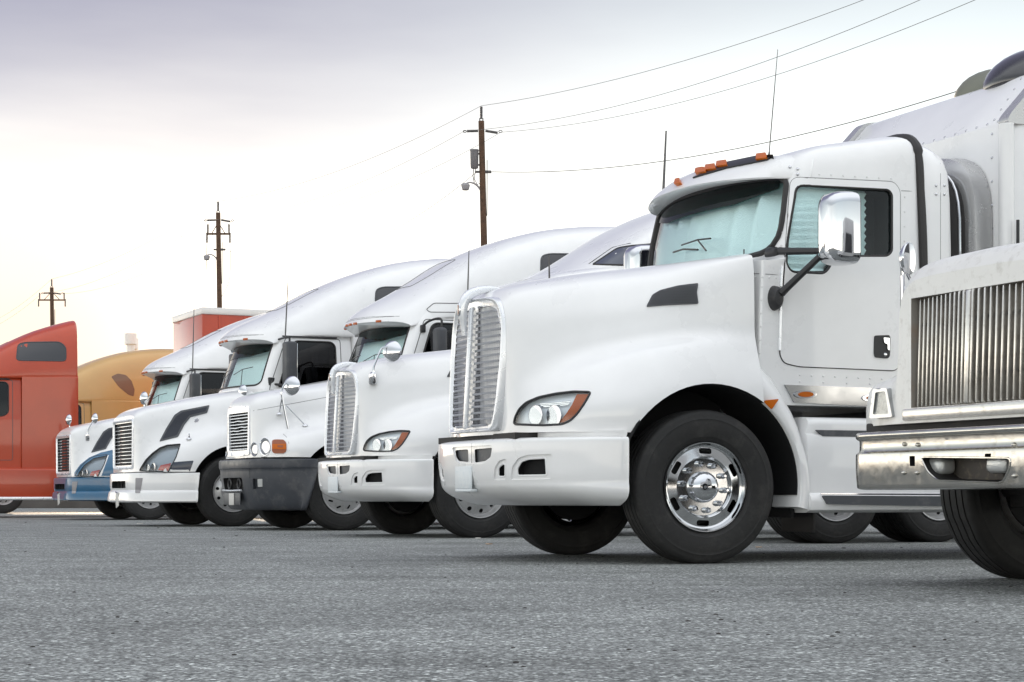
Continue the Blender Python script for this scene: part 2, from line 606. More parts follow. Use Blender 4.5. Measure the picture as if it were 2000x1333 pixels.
# ---------------------------------------------------------------- ground
def ground():
    bm = bmesh.new()
    vs = [bm.verts.new(p) for p in ((-1500, -900, 0), (1500, -900, 0), (1500, 3000, 0), (-1500, 3000, 0))]
    bm.faces.new(vs)
    m = bpy.data.materials.new('asphalt'); m.use_nodes = True
    t = m.node_tree; b = t.nodes['Principled BSDF']
    L_ = t.links.new
    tc = t.nodes.new('ShaderNodeTexCoord')
    def node(k, **kw):
        n = t.nodes.new(k)
        for a, v in kw.items(): n.inputs[a].default_value = v
        return n
    def math_(op, a, b_=None):
        n = t.nodes.new('ShaderNodeMath'); n.operation = op
        for i, v in enumerate((a, b_)):
            if v is None: continue
            if isinstance(v, (int, float)): n.inputs[i].default_value = v
            else: L_(v, n.inputs[i])
        return n.outputs[0]
    def ramp(src, a, b_, c, d):
        n = t.nodes.new('ShaderNodeMapRange')
        for i, v in enumerate((a, b_, c, d)): n.inputs[i + 1].default_value = v
        L_(src, n.inputs[0]); return n.outputs[0]
    v1 = node('ShaderNodeTexVoronoi', Scale=80.0); L_(tc.outputs['Object'], v1.inputs['Vector'])
    v2 = node('ShaderNodeTexVoronoi', Scale=170.0); L_(tc.outputs['Object'], v2.inputs['Vector'])
    n1 = node('ShaderNodeTexNoise', Scale=1.1, Detail=6.0); L_(tc.outputs['Object'], n1.inputs['Vector'])
    mp = node('ShaderNodeMapping'); mp.inputs['Scale'].default_value = (.12, 1.3, 1); mp.inputs['Rotation'].default_value = (0, 0, R(-8))
    L_(tc.outputs['Object'], mp.inputs['Vector'])
    n2 = node('ShaderNodeTexNoise', Scale=1.6, Detail=7.0, Roughness=.65); L_(mp.outputs[0], n2.inputs['Vector'])
    n3 = node('ShaderNodeTexNoise', Scale=28.0, Detail=3.0); L_(tc.outputs['Object'], n3.inputs['Vector'])
    sep = node('ShaderNodeSeparateColor'); L_(v1.outputs['Color'], sep.inputs[0])
    sep2 = node('ShaderNodeSeparateColor'); L_(v2.outputs['Color'], sep2.inputs[0])
    stone = ramp(sep.outputs[0], 0, 1, .40, 1.65)
    stone2 = ramp(sep2.outputs[1], 0, 1, .65, 1.38)
    edge = ramp(v1.outputs['Distance'], .25, .75, 1.0, .55)
    big = ramp(n1.outputs[0], .3, .7, .80, 1.18)
    streak = ramp(n2.outputs[0], .3, .7, .78, 1.18)
    fleck = ramp(n3.outputs[0], .3, .7, .88, 1.1)
    val = math_('MULTIPLY', math_('MULTIPLY', math_('MULTIPLY', stone, stone2), math_('MULTIPLY', edge, fleck)), math_('MULTIPLY', big, streak))
    mp2 = node('ShaderNodeMapping'); mp2.inputs['Scale'].default_value = (.35, 5.0, 1); mp2.inputs['Rotation'].default_value = (0, 0, R(5))
    L_(tc.outputs['Object'], mp2.inputs['Vector'])
    n4 = node('ShaderNodeTexNoise', Scale=1.0, Detail=8.0, Roughness=.7); L_(mp2.outputs[0], n4.inputs['Vector'])
    worn = ramp(n4.outputs[0], .60, .74, 1.0, 1.7)
    n5 = node('ShaderNodeTexNoise', Scale=.55, Detail=5.0, Roughness=.6); L_(tc.outputs['Object'], n5.inputs['Vector'])
    stain = ramp(n5.outputs[0], .56, .70, 1.0, .62)
    pale_stone = ramp(sep.outputs[2], .87, .93, 1.0, 2.0)  # rare pale stones in the aggregate
    n6 = node('ShaderNodeTexNoise', Scale=14.0, Detail=2.0); L_(tc.outputs['Object'], n6.inputs['Vector'])
    spot = ramp(n6.outputs[0], .70, .76, 1.0, .45)
    val = math_('MULTIPLY', math_('MULTIPLY', val, worn), math_('MULTIPLY', math_('MULTIPLY', stain, pale_stone), spot))
    val = math_('MULTIPLY', val, .272)
    cc = node('ShaderNodeCombineColor')
    L_(math_('MULTIPLY', val, .985), cc.inputs[0]); L_(math_('MULTIPLY', val, 1.03), cc.inputs[1]); L_(math_('MULTIPLY', val, 1.0), cc.inputs[2])
    L_(cc.outputs[0], b.inputs['Base Color'])
    b.inputs['Roughness'].default_value = .78
    b.inputs['Specular IOR Level'].default_value = .35
    h = math_('ADD', math_('MULTIPLY', math_('SUBTRACT', 1.0, v1.outputs['Distance']), .7), math_('MULTIPLY', sep.outputs[1], .6))
    bp = node('ShaderNodeBump', Strength=.8, Distance=.008)
    L_(h, bp.inputs['Height']); L_(bp.outputs[0], b.inputs['Normal'])
    MATS['asphalt'] = m
    o = obj('ground', bm, 'asphalt', fix=False)
    o['kind'] = 'structure'
    return o
ground()
# ---------------------------------------------------------------- wheels (shared mesh data)
WR = .508
def tyre_mesh():
    bm = bmesh.new()
    prof = [(.296, .105), (.306, .122), (.33, .134), (.334, .1375), (.342, .1385), (.36, .1425), (.40, .1475), (.43, .1465), (.445, .1445), (.45, .1465), (.456, .1435),
            (.475, .139), (.483, .1375), (.497, .130), (.505, .121), (.5085, .112)]
    tread = []
    for g in (.082, .028, -.028, -.082):
        tread += [(.5125, g + .006), (.500, g + .0045), (.500, g - .0045), (.5125, g - .006)]
    prof = prof + tread + [(r, -y) for r, y in reversed(prof)]
    lathe(bm, prof, 96, 'y', closed=True)
    for v in bm.verts:
        if v.co.z < -WR: v.co.z = -WR
    return bm

def rim_mesh(kind):
    bm = bmesh.new()
    if kind == 'slots':
        f = [(.262, -.10), (.285, -.03), (.288, .07), (.296, .105), (.301, .125), (.297, .134), (.289, .132), (.281, .116), (.276, .104), (.268, .100),
             (.264, .0985), (.24, .103), (.212, .108), (.203, .110), (.198, .106), (.194, .086), (.188, .078), (.10, .078), (.02, .078)]
    elif kind == 'cover':
        f = [(.262, -.10), (.285, -.03), (.288, .07), (.296, .105), (.301, .125), (.297, .134), (.289, .132), (.281, .116), (.276, .10), (.262, .098),
             (.22, .112), (.17, .125), (.10, .135), (.02, .137)]
    else:
        f = [(.262, -.10), (.285, -.03), (.288, .07), (.296, .105), (.301, .125), (.297, .134), (.289, .132), (.281, .116), (.272, .080), (.262, .066),
             (.24, .072), (.20, .094), (.178, .104), (.165, .106), (.13, .104), (.02, .104)]
    back = [(max(r - .004, .02), y - .012) for r, y in reversed(f)]
    lathe(bm, f + back, 72, 'y', closed=True)
    o = obj('wheel', bm, 'bright_wheel' if kind == 'slots' else 'dull_wheel')
    cs = []
    if kind == 'slots':
        for k in range(6):
            t = math.radians(60 * k + 32)
            bm = bmesh.new()
            pts = rnd([(-.019, -.046), (.019, -.046), (.019, .046), (-.019, .046)], .018, 5)
            prism(bm, pts, 'y', .02, .16)
            rot = Matrix.Rotation(-t, 4, 'Y')
            for v in bm.verts:
                v.co = rot @ (v.co + Vector((.239, 0, 0)))
            cs.append(obj('cutter', bm, 'bright_wheel'))
    elif kind == 'cover':
        for k in range(10):
            t = math.radians(36 * k)
            bm = bmesh.new()
            prism(bm, rnd([(-.012, -.03), (.012, -.03), (.012, .03), (-.012, .03)], .01, 3), 'y', .02, .18)
            rot = Matrix.Rotation(-t, 4, 'Y')
            tw = Matrix.Rotation(.7, 4, 'Y')
            for v in bm.verts: v.co = rot @ ((tw @ v.co) + Vector((.218, 0, 0)))
            cs.append(obj('cutter', bm, 'dark'))
    else:
        for k in range(10):
            t = math.radians(36 * k + 10)
            cs.append(ycyl((.222 * math.cos(t), 0, .222 * math.sin(t)), .023, .02, .16, 'dark', 20))
    cut(o, cs, 30)
    me = o.data
    bpy.data.objects.remove(o)
    return me

TYRE = obj('tyre', tyre_mesh(), 'tyre', sharp=32); TYRE_ME = TYRE.data; bpy.data.objects.remove(TYRE)
RIM = {k: rim_mesh(k) for k in ('slots', 'holes', 'cover')}
def one(name, fn, m, sharp=30):
    bm = bmesh.new(); fn(bm)
    o = obj(name, bm, m, sharp=sharp); me = o.data; bpy.data.objects.remove(o)
    return me
HUB_ME = one('hub_cap', lambda b: lathe(b, [(.001, .158), (.03, .156), (.06, .149), (.084, .137), (.098, .120), (.104, .10), (.104, .075)], 40, 'y'), 'chrome')
HUB_DULL = one('hub_cap', lambda b: lathe(b, [(.001, .165), (.045, .163), (.055, .155), (.058, .13), (.075, .125), (.082, .115), (.084, .09)], 32, 'y'), 'dull_wheel')
NUT_ME = one('lug_nut', lambda b: lathe(b, [(.001, .062), (.007, .062), (.011, .054), (.016, .046), (.0185, .03), (.0205, .022), (.0185, .014), (.019, -.002)], 14, 'y'), 'chrome')
NUT_DULL = one('lug_nut', lambda b: lathe(b, [(.001, .03), (.012, .03), (.016, .02), (.016, -.002)], 6, 'y'), 'dull_wheel')
DRUM_ME = one('brake_drum', lambda b: lathe(b, [(.02, .06), (.24, .05), (.245, -.10), (.02, -.12)], 32, 'y'), 'dark')

def link(name, me, parent, loc=(0, 0, 0), rot=None):
    o = bpy.data.objects.new(name, me)
    COL.objects.link(o)
    o.parent = parent
    o.location = loc
    if rot is not None: o.rotation_euler = rot
    return o

def wheel(T, x, y, kind='holes', far=False, spin=0.0, steer=0.0, nuts=True):
    wv = link('wheel', RIM[kind], T.root, (x, y, WR), (0, 0, (math.pi if far else 0) + steer))
    link('tyre', TYRE_ME, wv, rot=(0, spin, 0))
    link('brake_drum', DRUM_ME, wv)
    if kind == 'slots':
        link('hub_cap', HUB_ME, wv)
        for k in range(10):
            t = math.radians(36 * k + 8)
            link('lug_nut', NUT_ME, wv, (.156 * math.cos(t), .080, .156 * math.sin(t)))
    elif kind == 'holes' and nuts:
        link('hub_cap', HUB_DULL, wv)
        for k in range(10):
            t = math.radians(36 * k + 8)
            link('lug_nut', NUT_DULL, wv, (.1425 * math.cos(t), .104, .1425 * math.sin(t)))
    return wv

def chassis(T, rear=-6.2, drives=(-4.4, -5.7), kind='holes', front=.75, steer_kind='holes', steer=0.0, sx=0.0):
    bm = bmesh.new()
    for s in (-1, 1):
        box(bm, ((rear + front) / 2, s * .43, .80), (front - rear, .09, .26), .01)
        box(bm, (-.02, s * .43, .62), (1.3, .08, .06), .01)
    for x in (-.9, -2.2, -3.6, -5.0):
        box(bm, (x, 0, .80), (.12, .80, .2), .01)
    box(bm, (0, 0, .44), (.12, 1.75, .11), .02)
    box(bm, (.05, 0, .80), (.9, .62, .5), .03)
    for s in (-1, 1):
        lathe(bm, [(.06, -.12), (.075, -.1), (.075, .1), (.06, .12)], 16, 'y', off=(0, s * .82, .5))
    for x in drives:
        box(bm, (x, 0, .52), (.2, 1.7, .2), .05)
    obj('chassis_frame', bm, 'chassis', T.root)
    wheel(T, sx, 1.022, steer_kind, steer=steer, spin=.3)
    wheel(T, sx, -1.022, steer_kind, far=True, steer=steer, spin=1.1)
    for i, x in enumerate(drives):
        for s in (1, -1):
            wheel(T, x, s * 1.07, kind, far=s < 0, spin=.5 * i, nuts=False)
            link('inner_tyre', TYRE_ME, T.root, (x, s * .76, WR))

# ---------------------------------------------------------------- cab plan outlines
def plan(z, xf, xc, yc, xr, ys=None, rc=.10, rr=.08, rise=0.0, ins=0.0, x0=-.75):
    """half plan outline of a cab at height z: bowed front xf..xc, side yc..ys, rear xr"""
    ys = ys if ys is not None else yc
    P = []
    ye = yc - rc
    for y in [ye * k / 10 for k in range(10)] + [ye * .985, ye]:
        P.append((xf + (xc - xf) * (y / yc) ** 2, y))
    xe = P[-1][0]
    for k in range(1, 7):
        t = k / 6
        a = Vector((xe, ye)); b = Vector((xc + .0 * rc, yc)); c = Vector((xc - rc * 1.1, yc + (ys - yc) * .1))
        q = a * (1 - t) ** 2 + b * 2 * t * (1 - t) + c * t * t
        P.append((q.x, q.y))
    xs, ysd = P[-1]
    for t in [.012] + [k / 12 for k in range(1, 12)] + [.988, 1.0]:
        P.append((xs + (xr + rr - xs) * t, ysd + (ys - ysd) * t))
    for k in range(1, 6):
        t = k / 5
        a = Vector((xr + rr, ys)); b = Vector((xr, ys)); c = Vector((xr, ys - rr))
        q = a * (1 - t) ** 2 + b * 2 * t * (1 - t) + c * t * t
        P.append((q.x, q.y))
    for k in range(1, 5): P.append((xr, (ys - rr) * (1 - k / 4)))
    cx = (xf + xr) / 2
    if ins:
        hx = abs(xf - xr) / 2
        P = [(cx + (x - cx) * (hx - ins) / hx, y * (yc - ins) / yc) for x, y in P]
    return [(x, y, z + rise * max(0.0, -(x - x0))) for x, y in P]

def rivet_rows(T, name, rows, bvh, r=.0065, proj='px', m='white', parent=None):
    bm = bmesh.new()
    for (a, b, n) in rows:
        for k in range(n):
            q = (a[0] + (b[0] - a[0]) * k / max(1, n - 1), a[1] + (b[1] - a[1]) * k / max(1, n - 1))
            p, nn = T.pt(q, bvh, proj)
            if p is None: continue
            res = bmesh.ops.create_icosphere(bm, subdivisions=1, radius=r)
            bmesh.ops.translate(bm, vec=p, verts=res['verts'])
    o = obj(name, bm, m, parent or T.root)
    o['kind'] = 'stuff'
    return o

def whip(T, base, top, r=.006, coil=0, name='antenna', m='iron'):
    base, top = Vector(base), Vector(top)
    bm = bmesh.new()
    tube(bm, [base, base.lerp(top, .04), base.lerp(top, .5), top], [r * 2.2, r * 1.1, r, r * .6], 8)
    if coil:
        for k in range(coil):
            p = base.lerp(top, .05 + .9 * k / coil)
            d = (top - base).normalized()
            tube(bm, [p - d * .004, p + d * .004], r * 1.5, 8)
    o = obj(name, bm, m, T.root)
    return o

# ================================================================ truck A: white conventional with mesh grille
A = Truck('semi_truck', 'nearest white semi truck with mesh grille, chrome mirror and polished chrome front wheel', 'truck', .801, 13.570, 23, 'white semi trucks parked in a row')
def k_front(T):
    """hood, grille, bumper, lamps: used by both mesh grille trucks"""
    H = {}
    secs = [
     (1.12, [(0,1.80),(.26,1.79),(.42,1.745),(.488,1.62),(.497,1.40),(.485,1.22),(.475,1.08),(.47,.98),(.47,.868)]),
     (1.05, [(0,1.865),(.28,1.855),(.455,1.80),(.535,1.65),(.56,1.42),(.58,1.24),(.635,1.11),(.71,1.0),(.72,.868)]),
     (.93, [(0,1.905),(.32,1.895),(.515,1.83),(.61,1.67),(.645,1.45),(.685,1.28),(.79,1.15),(.895,1.01),(.905,.868)]),
     (.76, [(0,1.945),(.36,1.93),(.575,1.86),(.68,1.69),(.715,1.50),(.755,1.365),(.92,1.245),(1.05,1.05),(1.055,.866)]),
     (.5, [(0,1.99),(.42,1.975),(.66,1.90),(.775,1.72),(.81,1.555),(.85,1.445),(1.02,1.34),(1.153,1.09),(1.16,.862)]),
     (.2, [(0,2.03),(.48,2.015),(.75,1.94),(.87,1.765),(.905,1.605),(.94,1.50),(1.085,1.40),(1.197,1.14),(1.20,.858)]),
     (-.12, [(0,2.068),(.57,2.06),(.90,2.025),(1.0,1.91),(1.022,1.69),(1.038,1.545),(1.12,1.43),(1.205,1.15),(1.21,.85)]),
     (-.44, [(0,2.105),(.66,2.10),(1.0,2.085),(1.072,2.01),(1.086,1.74),(1.09,1.55),(1.125,1.42),(1.205,1.15),(1.21,.84)]),
    ]
    hood = loft('hood', [[(x, y, z) for y, z in p] for x, p in secs], ['white', 'dark'], T.root, 5, 4, 40)
    wc = (-.06, 0, .525)
    cut(hood, [ycyl((wc[0], 0, wc[2]), .665, .62, 1.5), ycyl((wc[0], 0, wc[2]), .665, -1.5, -.62)])
    H['hood'] = hood
    bv = bvh_of(hood)
    # rear half of the wheel arch, one continuous swept fender on each side
    def fender(side):
        bm = bmesh.new()
        rings = []
        n = 22
        for k in range(n + 1):
            th = math.radians(106 + (193 - 106) * k / n)
            f = k / n
            ri = .667
            dg = math.degrees(th)
            tab = [(100, .85), (106, .86), (112, .90), (116, .925), (125, .89), (136, .84), (157, .785), (195, .82)]
            for (d0, r0_), (d1, r1_) in zip(tab, tab[1:]):
                if d0 <= dg <= d1: ro = r0_ + (r1_ - r0_) * (dg - d0) / (d1 - d0)
            yo = 1.180 + .030 * min(1, f * 2.5)
            prof = [(ri, .86), (ri, yo - .012), (ri + .012, yo), (ri + (ro - ri) * .45, yo - .004), (ri + (ro - ri) * .72, yo - .035),
                    (ri + (ro - ri) * .92, yo - .10), (ro, yo - .20), (ro, .86)]
            ring = []
            for r_, y in prof:
                ring.append(bm.verts.new((wc[0] + r_ * math.cos(th), side * y, wc[2] + r_ * math.sin(th))))
            rings.append(ring)
        m_ = len(rings[0])
        for a, b in zip(rings, rings[1:]):
            for q in range(m_): bm.faces.new((a[q], a[(q + 1) % m_], b[(q + 1) % m_], b[q]))
        bm.faces.new(rings[0][::-1]); bm.faces.new(rings[-1])
        return obj('fender', bm, 'white', T.root, 50)
    H['fender'] = fender(1); fender(-1)
    # wheel well liner
    for s in (1, -1):
        bm = bmesh.new()
        rings = []
        for k in range(25):
            th = math.radians(-4 + 190 * k / 24)
            rings.append([bm.verts.new((wc[0] + r_ * math.cos(th), s * y, wc[2] + r_ * math.sin(th))) for r_, y in ((.66, .60), (.66, 1.17), (.675, 1.17), (.675, .60))])
        for a, b in zip(rings, rings[1:]):
            for q in range(4): bm.faces.new((a[q], a[(q + 1) % 4], b[(q + 1) % 4], b[q]))
        bm.faces.new(rings[0][::-1]); bm.faces.new(rings[-1])
        box(bm, (-.76, s * .80, .55), (.03, .5, .5), .005)
        obj('wheel_well_liner', bm, 'dark', T.root)
    # grille surround with two openings
    sh = lambda x, z: x - (z - .9) * .055
    gs = []
    for x, k, dz in ((1.205, .86, -.055), (1.222, .93, -.022), (1.21, .975, -.006), (1.17, .995, 0), (1.09, 1.0, 0)):
        half = [(0, 1.815), (.25, 1.805), (.40, 1.765), (.478, 1.64), (.49, 1.42), (.475, 1.22), (.455, 1.06), (.43, .95), (.395, .895), (.30, .885), (0, .885)]
        gs.append([(sh(x, 1.35 + (z - 1.35) * k) - (.045 * (y / .5) ** 2 if x > 1.15 else .0), y * k, 1.35 + (z - 1.35) * (1 + (k - 1) * .35)) for y, z in half])
    sur = loft('grille_surround', gs[::-1], ['satin', 'mesh_back'], T.root, 5, 3, 40)
    op = rnd([(.024, 1.752), (.25, 1.742), (.355, 1.71), (.412, 1.61), (.424, 1.42), (.410, 1.20), (.388, 1.02), (.368, .935), (.024, .92)], .02, 3)
    cs = []
    for s in (1, -1):
        bm = bmesh.new()
        prism(bm, [(s * y, z) for y, z in op], 'x', 1.10, 1.4)
        for v in bm.verts:
            pass
        cs.append(obj('cutter', bm, ['mesh_back']))
    cut(sur, cs, 40)
    for s in (1, -1):
        # woven wire mesh
        bm = bmesh.new()
        z = .932
        row = 0
        nb = []
        while z < 1.75:
            P = []
            y = .028
            k = 0
            while y < .43:
                if inside((y, z), op):
                    xx = sh(1.208, z) - .045 * (y / .5) ** 2 - .022
                    P.append((xx + (.008 if k % 2 else -.002), s * y, z + (.0085 if (k + row) % 2 else -.0085)))
                y += .0115; k += 1
            if len(P) > 2:
                # flat zig-zag strip
                A_ = [bm.verts.new((p[0], p[1], p[2] + .0034)) for p in P]
                B_ = [bm.verts.new((p[0] + .006, p[1], p[2] - .0034)) for p in P]
                for i in range(len(P) - 1): bm.faces.new((A_[i], A_[i + 1], B_[i + 1], B_[i]))
            z += .0215; row += 1
        o = obj('grille_mesh', bm, 'mesh_metal', T.root, 80, fix=False)
        o['kind'] = 'stuff'
    bm = bmesh.new()
    vs = box(bm, (0, 0, 0), (.03, .040, .84), .012, seg=3)
    for v in vs: v.co = Vector((sh(1.222, 1.33 + v.co.z) + v.co.x, v.co.y, 1.33 + v.co.z))
    obj('grille_divider', bm, 'satin', T.root)
    # hood ornament with badge
    bm = bmesh.new()
    P = catmull([(1.228, 0, 1.555), (1.235, 0, 1.63), (1.240, 0, 1.71), (1.230, 0, 1.785), (1.195, 0, 1.835), (1.13, 0, 1.868), (1.05, 0, 1.885), (.97, 0, 1.89)], 4)
    rr = catmull([(r_, 0, 0) for r_ in (.018, .022, .032, .036, .036, .032, .024, .010)], 4)
    tube(bm, P, [v.x for v in rr], 14)
    for v in bm.verts: v.co.y *= .82
    orn = obj('hood_ornament', bm, 'satin', T.root, 60)
    bm = bmesh.new()
    lathe(bm, [(.001, .010), (.020, .010), (.024, .006), (.026, 0)], 24, 'x')
    for v in bm.verts: v.co = Vector((v.co.x + 1.264, v.co.y * .85, v.co.z * 2.0 + 1.735))
    bd = obj('badge', bm, 'chrome', orn)
    bm = bmesh.new(); box(bm, (1.275, 0, 1.735), (.004, .010, .06), 0)
    obj('badge_mark', bm, 'amber_dark', bd)
    # shadow gap round the grille surround
    half = [(0, 1.815), (.25, 1.805), (.40, 1.765), (.478, 1.64), (.49, 1.42), (.475, 1.22), (.455, 1.06), (.43, .95), (.395, .895)]
    hc = catmull([(sh(1.112, z), y * 1.012, 1.35 + (z - 1.35) * 1.006) for y, z in half], 4)
    bm = bmesh.new(); tube(bm, [Vector((p.x, -p.y, p.z)) for p in hc[:0:-1]] + hc, .007, 6); obj('grille_seam', bm, 'seam', T.root)
    # chin strip under the grille
    chin = loft('chin_panel', [[(1.20 - .11 * (y / .5) ** 2 if y < .52 else 1.06, y, z) for y in (0, .2, .38, .48)] + [(1.02, .50, z)] for z in (.885, .862)], 'white', T.root, 2, 1, 40)
    # dark gap and crash bar
    bm = bmesh.new(); box(bm, (.95, 0, .846), (.40, 1.42, .044)); obj('bumper_mount', bm, 'chassis', T.root)
    def fo(z, d): return [(1.0, 0, z), (1.0, .3, z), (1.0, .55, z), (.985, .72, z), (.93, .86 - d, z), (.82, .99 - d, z), (.70, 1.10 - d, z), (.58, 1.165 - d, z), (.56, 1.165 - d, z), (.55, .9, z), (.55, .4, z)]
    loft('bumper_filler', [fo(.875, .0), fo(.85, .005), fo(.825, .02)], 'white', T.root, 3, 2, 40)
    # bumper
    def bo(z, d, w):   # d: pull back, w: narrower
        return [(1.235 - d, 0, z), (1.232 - d, .22, z), (1.212 - d, .45, z), (1.155 - d, .70 - w * .6, z), (1.03 - d, .93 - w, z), (.86 - d * .6, 1.09 - w, z), (.70 - d * .3, 1.165 - w, z),
                (.575, 1.20 - w, z), (.56, 1.185 - w, z), (.55, 1.0, z), (.55, .5, z)]
    bmp = loft('bumper', [bo(.832, .035, .018), bo(.822, .008, .004), bo(.80, 0, 0), bo(.72, 0, 0), bo(.60, .008, .0), bo(.54, .022, .002), bo(.505, .035, -.004), bo(.465, .075, .0), bo(.425, .15, .03), bo(.385, .27, .11)],
               ['white', 'dark', 'black'], T.root, 4, 3, 40)
    bb = bvh_of(bmp)
    rcs = []
    for po in ([(882, 874), (962, 870), (958, 897), (945, 907), (892, 905)],):
        rcs.append(patch(A, 'cutter', rnd(po, 5), bb, 'white', .05, .012, const=False, step=7))
    for po in ([(963, 939), (966, 914), (974, 900), (989, 896), (989, 938)], [(997, 938), (1000, 912), (1012, 895), (1030, 889), (1078, 887), (1076, 936)]):
        c = patch(A, 'cutter', rnd(po, 5), bb, 'white', .05, .012, const=False, step=7)
        rcs += [c, mirror(c)]
    cut(bmp, rcs, 40)
    cs = []
    for po in ([(886, 880), (911, 878), (912, 903), (893, 901), (888, 893)], [(924, 878), (958, 875), (955, 893), (945, 901), (925, 904)]):
        cs.append(patch(A, 'cutter', rnd(po, 3), bb, 'dark', .05, .05, const=True))
    for po in ([(971, 915), (977, 908), (984, 906), (984, 932), (971, 932)], [(1008, 916), (1016, 902), (1030, 897), (1064, 895), (1066, 929), (1009, 930)]):
        c = patch(A, 'cutter', rnd(po, 4), bb, 'dark', .05, .07, const=True)
        cs.append(c); cs.append(mirror(c))
    cut(bmp, cs, 40)
    # recessed lips around the openings
    for po in ([(886, 880), (911, 878), (912, 903), (893, 901), (888, 893)], [(924, 878), (958, 875), (955, 893), (945, 901), (925, 904)]):
        g = patch(A, 'bumper_vent_mesh', rnd(po, 3), bb, 'step_grey', -.028, .032, parent=T.root, const=True)
    for po in ([(971, 915), (977, 908), (984, 906), (984, 932), (971, 932)], [(1008, 916), (1016, 902), (1030, 897), (1064, 895), (1066, 929), (1009, 930)]):
        lip = seam(A, 'opening_lip', rnd(po, 4), bb, 'white', .006, parent=bmp, step=4, out_=-.012)
        mirror(lip)
    H['bumper'] = bmp
    for s in (1, -1):
        bm = bmesh.new()
        box(bm, (1.0, s * .735, .695), (.012, .035, .13), .003)
        box(bm, (.985, s * .68, .70), (.01, .09, .012), .002)
        obj('fog_lamp_bracket', bm, 'white', bmp)
    bm = bmesh.new(); box(bm, (1.238, .0, .575), (.012, .30, .155), .004); 
    for v in bm.verts: v.co.x -= .055 * (v.co.y / .5) ** 2
    box(bm, (1.215, 0, .487), (.05, .30, .02), .006)
    obj('licence_plate', bm, 'plate', T.root)
    seam(A, 'bumper_seam', [(921, 866), (921, 905)], bb, 'seam', .0015, closed=False, step=6, parent=bmp, out_=-.0005)
    # headlights
    oh = [(1003, 829), (1006, 815), (1014, 799), (1028, 786), (1052, 776), (1085, 769), (1120, 765), (1154, 766), (1143, 786), (1128, 808), (1114, 822), (1098, 829), (1060, 831)]
    cst = patch(A, 'cutter', rnd(oh, 6), bv, 'dark', .05, .075, const=True, step=8)
    cut(hood, [cst, mirror(cst)], 40)
    housing = patch(A, 'headlight', rnd(oh, 6), bv, 'reflector', -.036, .06, const=True, parent=T.root, step=8)
    rimh = seam(A, 'headlight_gasket', rnd(oh, 6), bv, 'black', .008, parent=housing, step=6)
    lens = patch(A, 'headlight_lens', rnd([(p[0] * .985 + 1075 * .015, p[1] * .97 + 802 * .03) for p in oh], 6), bv, 'lens', -.001, .004, parent=housing, step=8)
    amb = patch(A, 'turn_signal_lens', rnd([(1126, 769), (1150, 769), (1140, 786), (1125, 807), (1112, 819), (1097, 826), (1091, 825), (1105, 808), (1116, 790)], 2), bv, 'amber_lens', -.008, .012, parent=housing, step=6)
    for (px, py, rr) in ((1043, 811, .068), (1079, 812, .072)):
        p, n = A.pt((px, py), bv)
        bm = bmesh.new()
        lathe(bm, [(rr, -.006), (rr * .97, -.004), (rr * .90, -.012), (rr * .7, -.026), (rr * .4, -.036), (.016, -.038), (.016, -.016), (.008, -.012), (.001, -.012)], 28, 'x')
        q = Vector((1, .35, 0)).normalized().to_track_quat('X', 'Z')
        for v in bm.verts: v.co = q @ v.co + p - n * .008
        obj('headlight_bowl', bm, 'bowl', housing)
    bm = bmesh.new()
    for k in range(3):
        P = line_on(A, [(1052 - k * 5, 787 + k * 3.2), (1080, 785 + k * 3.2), (1112 - k * 2, 782 + k * 3.2)], bv, out_=-.02)
        tube(bm, P, .004, 6)
    obj('reflector_rib', bm, 'chrome', housing)
    mirror(housing)
    # hood side vent
    vo = rnd([(1262, 600), (1274, 577), (1290, 568), (1325, 559), (1364, 554), (1361, 572), (1364, 594), (1300, 597)], 3)
    vent = patch(A, 'hood_vent', vo, bv, 'plastic', .010, .01, parent=T.root, step=7)
    bm = bmesh.new()
    r_ = 0
    yy = 562
    while yy < 598:
        xx = 1266 + (1.6 if r_ % 2 else 0)
        while xx < 1362:
            if inside((xx - 3, yy - 2), vo) and inside((xx + 3, yy + 2), vo):
                p, n = A.pt((xx, yy), bv)
                if p is not None:
                    res = bmesh.ops.create_circle(bm, cap_ends=True, segments=6, radius=.0035)
                    q = n.to_track_quat('Z', 'Y')
                    for v in res['verts']: v.co = q @ v.co + p + n * .0112
            xx += 3.4
        yy += 3; r_ += 1
    o = obj('vent_perforation', bm, 'dark', vent, fix=False); o['kind'] = 'stuff'
    mirror(vent)
    # marker on the fender end
    fv = bvh_of(H['fender'])
    mk = patch(A, 'fender_marker', rnd([(1491, 783), (1520, 780), (1507, 799)], 3), fv, 'amber', .012, .02, parent=T.root, step=5)
    mirror(mk)
    H['bv'] = bv
    return H
KH = k_front(A)
